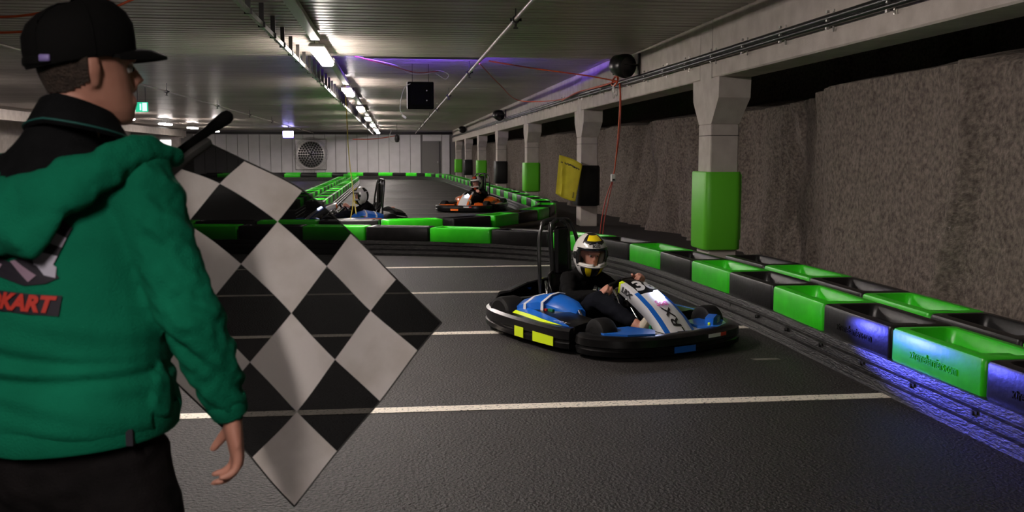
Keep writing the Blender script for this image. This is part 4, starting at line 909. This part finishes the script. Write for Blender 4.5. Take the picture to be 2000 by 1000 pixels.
HP_ = [(0.235, 0.075, 1.445, 0.020, 0.020), (0.222, 0.0, 1.462, 0.030, 0.026), (0.185, -0.085, 1.432, 0.045, 0.034), (0.115, -0.135, 1.385, 0.060, 0.036), (0.035, -0.160, 1.350, 0.066, 0.040), (-0.05, -0.160, 1.348, 0.068, 0.040), (-0.13, -0.130, 1.380, 0.060, 0.036), (-0.19, -0.08, 1.43, 0.045, 0.034), (-0.225, 0.0, 1.46, 0.030, 0.026), (-0.235, 0.075, 1.445, 0.02, 0.02)]
mb = MB(); cs = smoothpath([T(*p[:3]) for p in HP_], 0); m_ = len(cs)
rd = []
for i in range(m_):
    x = i/(m_-1)*(len(HP_)-1); k = min(len(HP_)-2, int(x)); f = x-k; rd.append((HP_[k][3]*(1-f)+HP_[k+1][3]*f, HP_[k][4]*(1-f)+HP_[k+1][4]*f))
mb.tube(cs[::3], rd[::3], 22, ref=(0, 0.25, 1), rnd=True)
mb.tube([T(0.10, -0.150, 1.37), T(0.04, -0.185, 1.28), T(0.0, -0.175, 1.262)], [(0.06, 0.024), (0.050, 0.028), (0.02, 0.012)], 16, ref=RD, rnd=True)
mb.tube([T(-0.10, -0.145, 1.37), T(-0.05, -0.185, 1.28), T(-0.01, -0.175, 1.262)], [(0.06, 0.024), (0.050, 0.028), (0.02, 0.012)], 16, ref=RD, rnd=True)
me = remesh(mb, 0.008, 6); displace(me, lambda p, n: 0.010*noise.noise(V((p.x*16+p.z*12, p.y*8, p.z*20-p.x*14))) + 0.004*noise.noise(p*50)); pm('hood', me, G['green'], top)
# polo shirt showing above the hood
mb = MB(); rings_t(mb, [(1.10, 0.195, 0.142, 0), (1.28, 0.205, 0.143, 0), (1.37, 0.190, 0.128, 0), (1.43, 0.145, 0.100, 0.0), (1.475, 0.085, 0.086, 0.005), (1.50, 0.072, 0.074, 0.012)])
limb(mb, [T(0, -0.01, 1.40), T(0.13, 0, 1.395)], [0.085, 0.066]); limb(mb, [T(0, -0.01, 1.40), T(-0.13, 0, 1.395)], [0.085, 0.066])
me = remesh(mb, 0.009, 5); displace(me, lambda p, n: 0.006*noise.noise(p*9)); sh = pm('polo_shirt', me, G['black'])
mb = MB(); rs = []
NC = V((-0.690, 2.268, 0))
for r, z in ((0.060, 1.54), (0.068, 1.562), (0.076, 1.560), (0.094, 1.528), (0.108, 1.503), (0.104, 1.497), (0.08, 1.515)):
    rs.append([NC + RD*r*math.cos(a) + FD*r*math.sin(a)*1.02 + V((0, 0, z - 0.022*math.sin(a) - 0.010*abs(math.cos(a)))) for a in [2*math.pi*k/32 for k in range(32)]])
mb.rings(rs, cap=False); co = pb(mb, 'collar', G['black'], sh)
for r, z in ((0.1075, 1.507),):
    mb = MB(); mb.tube([NC + RD*r*math.cos(a) + FD*r*math.sin(a)*1.02 + V((0, 0, z - 0.022*math.sin(a) - 0.010*abs(math.cos(a)))) for a in [2*math.pi*k/32 for k in range(32)]], 0.0022, 6, closed=True, ref=(0, 0, 1)); pb(mb, 'piping', G['teal'], co)
# trousers and shoes
mb = MB(); rings_t(mb, [(0.74, 0.205, 0.140, 0), (0.80, 0.212, 0.148, 0), (0.90, 0.200, 0.145, 0), (0.96, 0.195, 0.14, 0)])
for s in (-1, 1): limb(mb, [T(s*0.105, 0, 0.80), T(s*0.128, 0.01, 0.66), T(s*0.135, 0.015, 0.46), T(s*0.13, -0.005, 0.25), T(s*0.125, -0.015, 0.09)], [0.118, 0.118, 0.098, 0.088, 0.082])
me = remesh(mb, 0.011, 4); displace(me, lambda p, n: 0.010*noise.noise(V((p.x*8, p.y*8, p.z*10))) + 0.005*noise.noise(p*30)); pm('trousers', me, G['trous'])
for s in (-1, 1):
    mb = MB(); limb(mb, [T(s*0.118, -0.05, 0.055), T(s*0.122, 0.05, 0.055), T(s*0.128, 0.175, 0.042)], [(0.050, 0.052), (0.052, 0.050), (0.045, 0.036)]); so = pb(mb, 'shoe', G['trous'])
    mb = MB(); mb.tube([T(s*0.118, -0.095, 0.014), T(s*0.120, 0.0, 0.014), T(s*0.125, 0.12, 0.014), T(s*0.129, 0.215, 0.014)], [(0.044, 0.014), (0.050, 0.014), (0.052, 0.014), (0.034, 0.014)], 14, ref=RD); pb(mb, 'sole', S['eyew'], so)
# cap
mb = MB(); rs = []
for z, k in ((0.026, 1.075), (0.032, 1.10), (0.060, 1.115), (0.092, 1.10), (0.118, 0.98), (0.140, 0.75), (0.153, 0.46), (0.158, 0.12)):
    rs.append([HX @ V((-0.006+0.106*k*math.cos(a)*(1.0 if math.cos(a) > 0 else 1.02), 0.084*k*math.sin(a), z + 0.010*math.cos(a) - (0.004 if z < 0.05 else 0)*math.cos(2*a))) for a in [2*math.pi*i/36 for i in range(36)]])
mb.rings(rs); cp = pb(mb, 'cap', G['cap'])
for i in range(6):
    a0 = math.pi*(i+0.5)/3; mb = MB(); mb.tube([HX @ V((-0.006+0.1065*k*math.cos(a0), 0.0845*k*math.sin(a0), z+0.010*math.cos(a0)+0.001)) for z, k in ((0.034, 1.11), (0.060, 1.122), (0.092, 1.108), (0.118, 0.99), (0.140, 0.76), (0.155, 0.46), (0.160, 0.1))], 0.0022, 5); pb(mb, 'cap_seam', G['cap'], cp)
mb = MB(); mb.lathe([(0.001, -0.002), (0.011, 0.0), (0.009, 0.006), (0.001, 0.008)], 10, xf=HX @ Matrix.Translation((-0.006, 0, 0.159))); pb(mb, 'cap_button', G['cap'], cp)
mb = MB(); rs = []
for i in range(15):
    a = R(-68+136*i/14); row = []
    for f, dz in ((0.92, 0.0), (1.0, 0.0), (1.30, -0.004), (1.52, -0.014), (1.62, -0.020)):
        e = 1+(f-1)*math.cos(a*1.12)**0.8 if f > 1 else f
        row.append((e, dz*max(0.0, math.cos(a*1.1)), a))
    up = [HX @ V((-0.006+0.116*e*math.cos(q), 0.091*min(e, 1.12)*math.sin(q), 0.052+dz - 0.020*math.sin(q)**2)) for e, dz, q in row]
    lo = [p - V((0, 0, 0.0075)) for p in reversed(up)]; rs.append(up+lo)
mb.rings(rs); pb(mb, 'cap_visor', G['cap'], cp)
mb = MB(); mb.tube([HX @ V((-0.006-0.121*math.cos(a), 0.094*math.sin(a), 0.030)) for a in [R(-42+84*i/10) for i in range(11)]], (0.009, 0.002), 8, ref=(0, 0, 1)); st = pb(mb, 'cap_strap', G['cap'], cp)
tp = HX @ V((-0.100, -0.060, 0.032)); mb = MB(); mb.box(tp, (0.024, 0.008, 0.015), rot=Matrix.Rotation(R(-12), 3, 'Z'), ch=0.002); pb(mb, 'strap_clip', G['tag'], st)
# print on the back
def back(lx, z, off=0.003):
    h = bvh.ray_cast(T(lx, -0.8, z), FD); return (h[0] if h[0] else T(lx, -0.17, z)) - FD*off
pt = link('back_print', None, man)
def patch(name, pts, m, off, n=6):
    """outline given on the garment's back as (across, height)"""
    c = (sum(p[0] for p in pts)/len(pts), sum(p[1] for p in pts)/len(pts)); mb = MB(); D = []
    for i in range(len(pts)):
        a, b = pts[i], pts[(i+1) % len(pts)]
        for k in range(4): D.append((a[0]+(b[0]-a[0])*k/4, a[1]+(b[1]-a[1])*k/4))
    rs = [[back(c[0]+(x-c[0])*f, c[1]+(z-c[1])*f, off) for x, z in D] for f in (0.02, 0.35, 0.7, 1.0)]
    mb.rings(rs, cap=False); return mb
def q(x, y): return ((x-55)*0.00114, 1.15+(595-y)*0.00108)
bpnt = [q(-150, 500), q(-60, 492), q(10, 508), q(60, 520), q(95, 500), q(125, 520), q(143, 545), q(120, 556), q(80, 560), q(20, 545), q(-80, 540), q(-150, 530)]
prt = pb(patch('p', bpnt, None, 0.004), 'kart_picture', G['pd'])
bpy.data.objects.remove(pt)
for pts, m in (([q(50, 515), q(62, 512), q(105, 540), q(90, 553)], 'pp'), ([q(98, 512), q(112, 505), q(138, 525), q(138, 545), q(118, 540)], 'pw'), ([q(-40, 505), q(0, 512), q(30, 522), q(20, 535), q(-40, 525)], 'pp')):
    pb(patch('p', pts, None, 0.0065), 'picture_detail', G[m], prt)
for i, (a, b) in enumerate(((0, 0.26), (0.26, 0.5), (0.5, 0.72), (0.72, 1.0))):
    A, B = (141, 437), (100, 520); C_, D_ = (160, 452), (130, 525)
    f = lambda P, Q, t: (P[0]+(Q[0]-P[0])*t, P[1]+(Q[1]-P[1])*t)
    pb(patch('p', [q(*f(A, B, a)), q(*f(C_, D_, a)), q(*f(C_, D_, b)), q(*f(A, B, b))], None, 0.0062), 'picture_detail', G['pd' if i % 2 == 0 else 'pw'], prt)
tb = pb(patch('p', [q(-75, 566), q(152, 578), q(148, 616), q(-75, 603)], None, 0.005), 'text_backing', G['pd'])
vs, fs = text_geo('GOKART', 0.044, 0.25, 0.98, 0.0022); mb = MB()
mb.add([back(-0.012*0+q(50, 0)[0]+v.x*1.12, 1.15+0.004+v.y-0.05*v.x, 0.008) for v in vs], fs); pb(mb, 'lettering', G['red'], tb, 0)

# checkered flag
fl_ = thing('checkered_flag', 'black and white checkered flag on a black pole held out by the man', 'flag', tuple(PE))
def fmat(name, c, tr, c2=None):
    m = mat(name, c, 0.85, col2=c2, ns=5, lo=0.26, hi=0.55, bump=0.15, bs=240, spec=0.06); nt = m.node_tree; b = nt.nodes['Principled BSDF']; out = nt.nodes['Material Output']
    t_ = nt.nodes.new('ShaderNodeBsdfTranslucent'); t_.inputs[0].default_value = (*c2, 1) if c2 else (*c, 1); x = nt.nodes.new('ShaderNodeMixShader'); x.inputs[0].default_value = 0.25
    nt.links.new(b.outputs[0], x.inputs[1]); nt.links.new(t_.outputs[0], x.inputs[2])
    tp_ = nt.nodes.new('ShaderNodeBsdfTransparent'); y = nt.nodes.new('ShaderNodeMixShader'); y.inputs[0].default_value = tr
    nt.links.new(x.outputs[0], y.inputs[1]); nt.links.new(tp_.outputs[0], y.inputs[2]); nt.links.new(y.outputs[0], out.inputs[0]); return m
G['fk'] = fmat('flag_black', (0.003, 0.003, 0.003), 0.05); G['fw'] = fmat('flag_white', (0.46, 0.40, 0.34), 0.0, (0.80, 0.74, 0.72))
G['fh'] = mat('flag_hem', (0.05, 0.048, 0.046), 0.8)
FG = [
    [(-0.491, 2.690, 1.485), (-0.406, 2.730, 1.438), (-0.256, 2.790, 1.356), (-0.127, 2.830, 1.232), (-0.001, 2.850, 1.095), (0.128, 2.850, 0.968)],
    [(-0.565, 2.650, 1.422), (-0.465, 2.690, 1.377), (-0.323, 2.750, 1.271), (-0.192, 2.770, 1.146), (-0.075, 2.790, 1.012), (0.058, 2.800, 0.891)],
    [(-0.657, 2.620, 1.326), (-0.542, 2.650, 1.274), (-0.417, 2.690, 1.160), (-0.286, 2.710, 1.024), (-0.172, 2.720, 0.890), (-0.051, 2.750, 0.757)],
    [(-0.753, 2.610, 1.229), (-0.635, 2.620, 1.156), (-0.514, 2.640, 1.038), (-0.395, 2.660, 0.898), (-0.273, 2.670, 0.762), (-0.169, 2.690, 0.637)],
    [(-0.848, 2.600, 1.132), (-0.729, 2.600, 1.035), (-0.614, 2.600, 0.912), (-0.501, 2.610, 0.775), (-0.388, 2.610, 0.652), (-0.281, 2.630, 0.511)],
]
def cr(a, b, c, d, t): return 0.5*((2*b)+(c-a)*t+(2*a-5*b+4*c-d)*t*t+(3*b-a-3*c+d)*t**3)
G0 = [[V(p) for p in r] for r in FG]
def gp(i, j):
    def cl(k, n): return max(0, min(n, k))
    if i < 0: return gp(0, j)*2-gp(1, j)
    if i > 5: return gp(5, j)*2-gp(4, j)
    if j < 0: return gp(i, 0)*2-gp(i, 1)
    if j > 4: return gp(i, 4)*2-gp(i, 3)
    return G0[j][i]
SUB = 8; mb = MB(); NI, NJ = 5*SUB+1, 4*SUB+1; vs = []
for jj in range(NJ):
    j = min(3, jj//SUB); tj = jj/SUB-j
    for ii in range(NI):
        i = min(4, ii//SUB); ti = ii/SUB-i
        r = [cr(gp(i-1, j+k), gp(i, j+k), gp(i+1, j+k), gp(i+2, j+k), ti) for k in (-1, 0, 1, 2)]
        p = cr(*r, tj); x, y = ii/SUB, jj/SUB
        p = p + V((0, 1, 0))*(0.016*math.sin(x*2.1-y*1.3)+0.010*noise.noise(V((x*1.3, y*1.6, 2)))+0.035*max(0, 0.35-y)*math.sin(x*1.2))
        vs.append(p-PE)
fs = []; ms = []
for jj in range(NJ-1):
    for ii in range(NI-1):
        fs.append((jj*NI+ii, jj*NI+ii+1, (jj+1)*NI+ii+1, (jj+1)*NI+ii)); ms.append((ii//SUB+jj//SUB) % 2)
mb.v = [tuple(p) for p in vs]; mb.f = fs; mb.m = ms
cl_ = mb.build('cloth', [G['fk'], G['fw']], fl_, smooth=80)
hem = lambda idx, r: MB().tube([vs[k] for k in idx], (r, 0.0022), 6, ref=(0, 1, 0))
hem([ii for ii in range(NI)], 0.006).build('hem', G['fh'], cl_, smooth=60)
hem([(NJ-1)*NI+ii for ii in range(NI)], 0.004).build('hem', G['fh'], cl_, smooth=60)
hem([jj*NI+NI-1 for jj in range(NJ)], 0.004).build('hem', G['fh'], cl_, smooth=60)
mb = MB(); mb.tube([V((0, 0, 0))-pd_*0.06, PT-PE], 0.0125, 12, rnd=True); mb.build('pole', G['cap'], fl_, smooth=50)
mb = MB(); mb.tube([PT-PE-pd_*0.02, PT-PE+pd_*0.03], [0.015, 0.019], 12, rnd=True); mb.build('pole_cap', G['cap'], fl_, smooth=50)
mb = MB(); mb.tube([vs[jj*NI] for jj in range(0, NJ, 2)], (0.020, 0.014), 8, ref=(0, 1, 0)); mb.build('pole_sleeve', G['fh'], cl_, smooth=60)
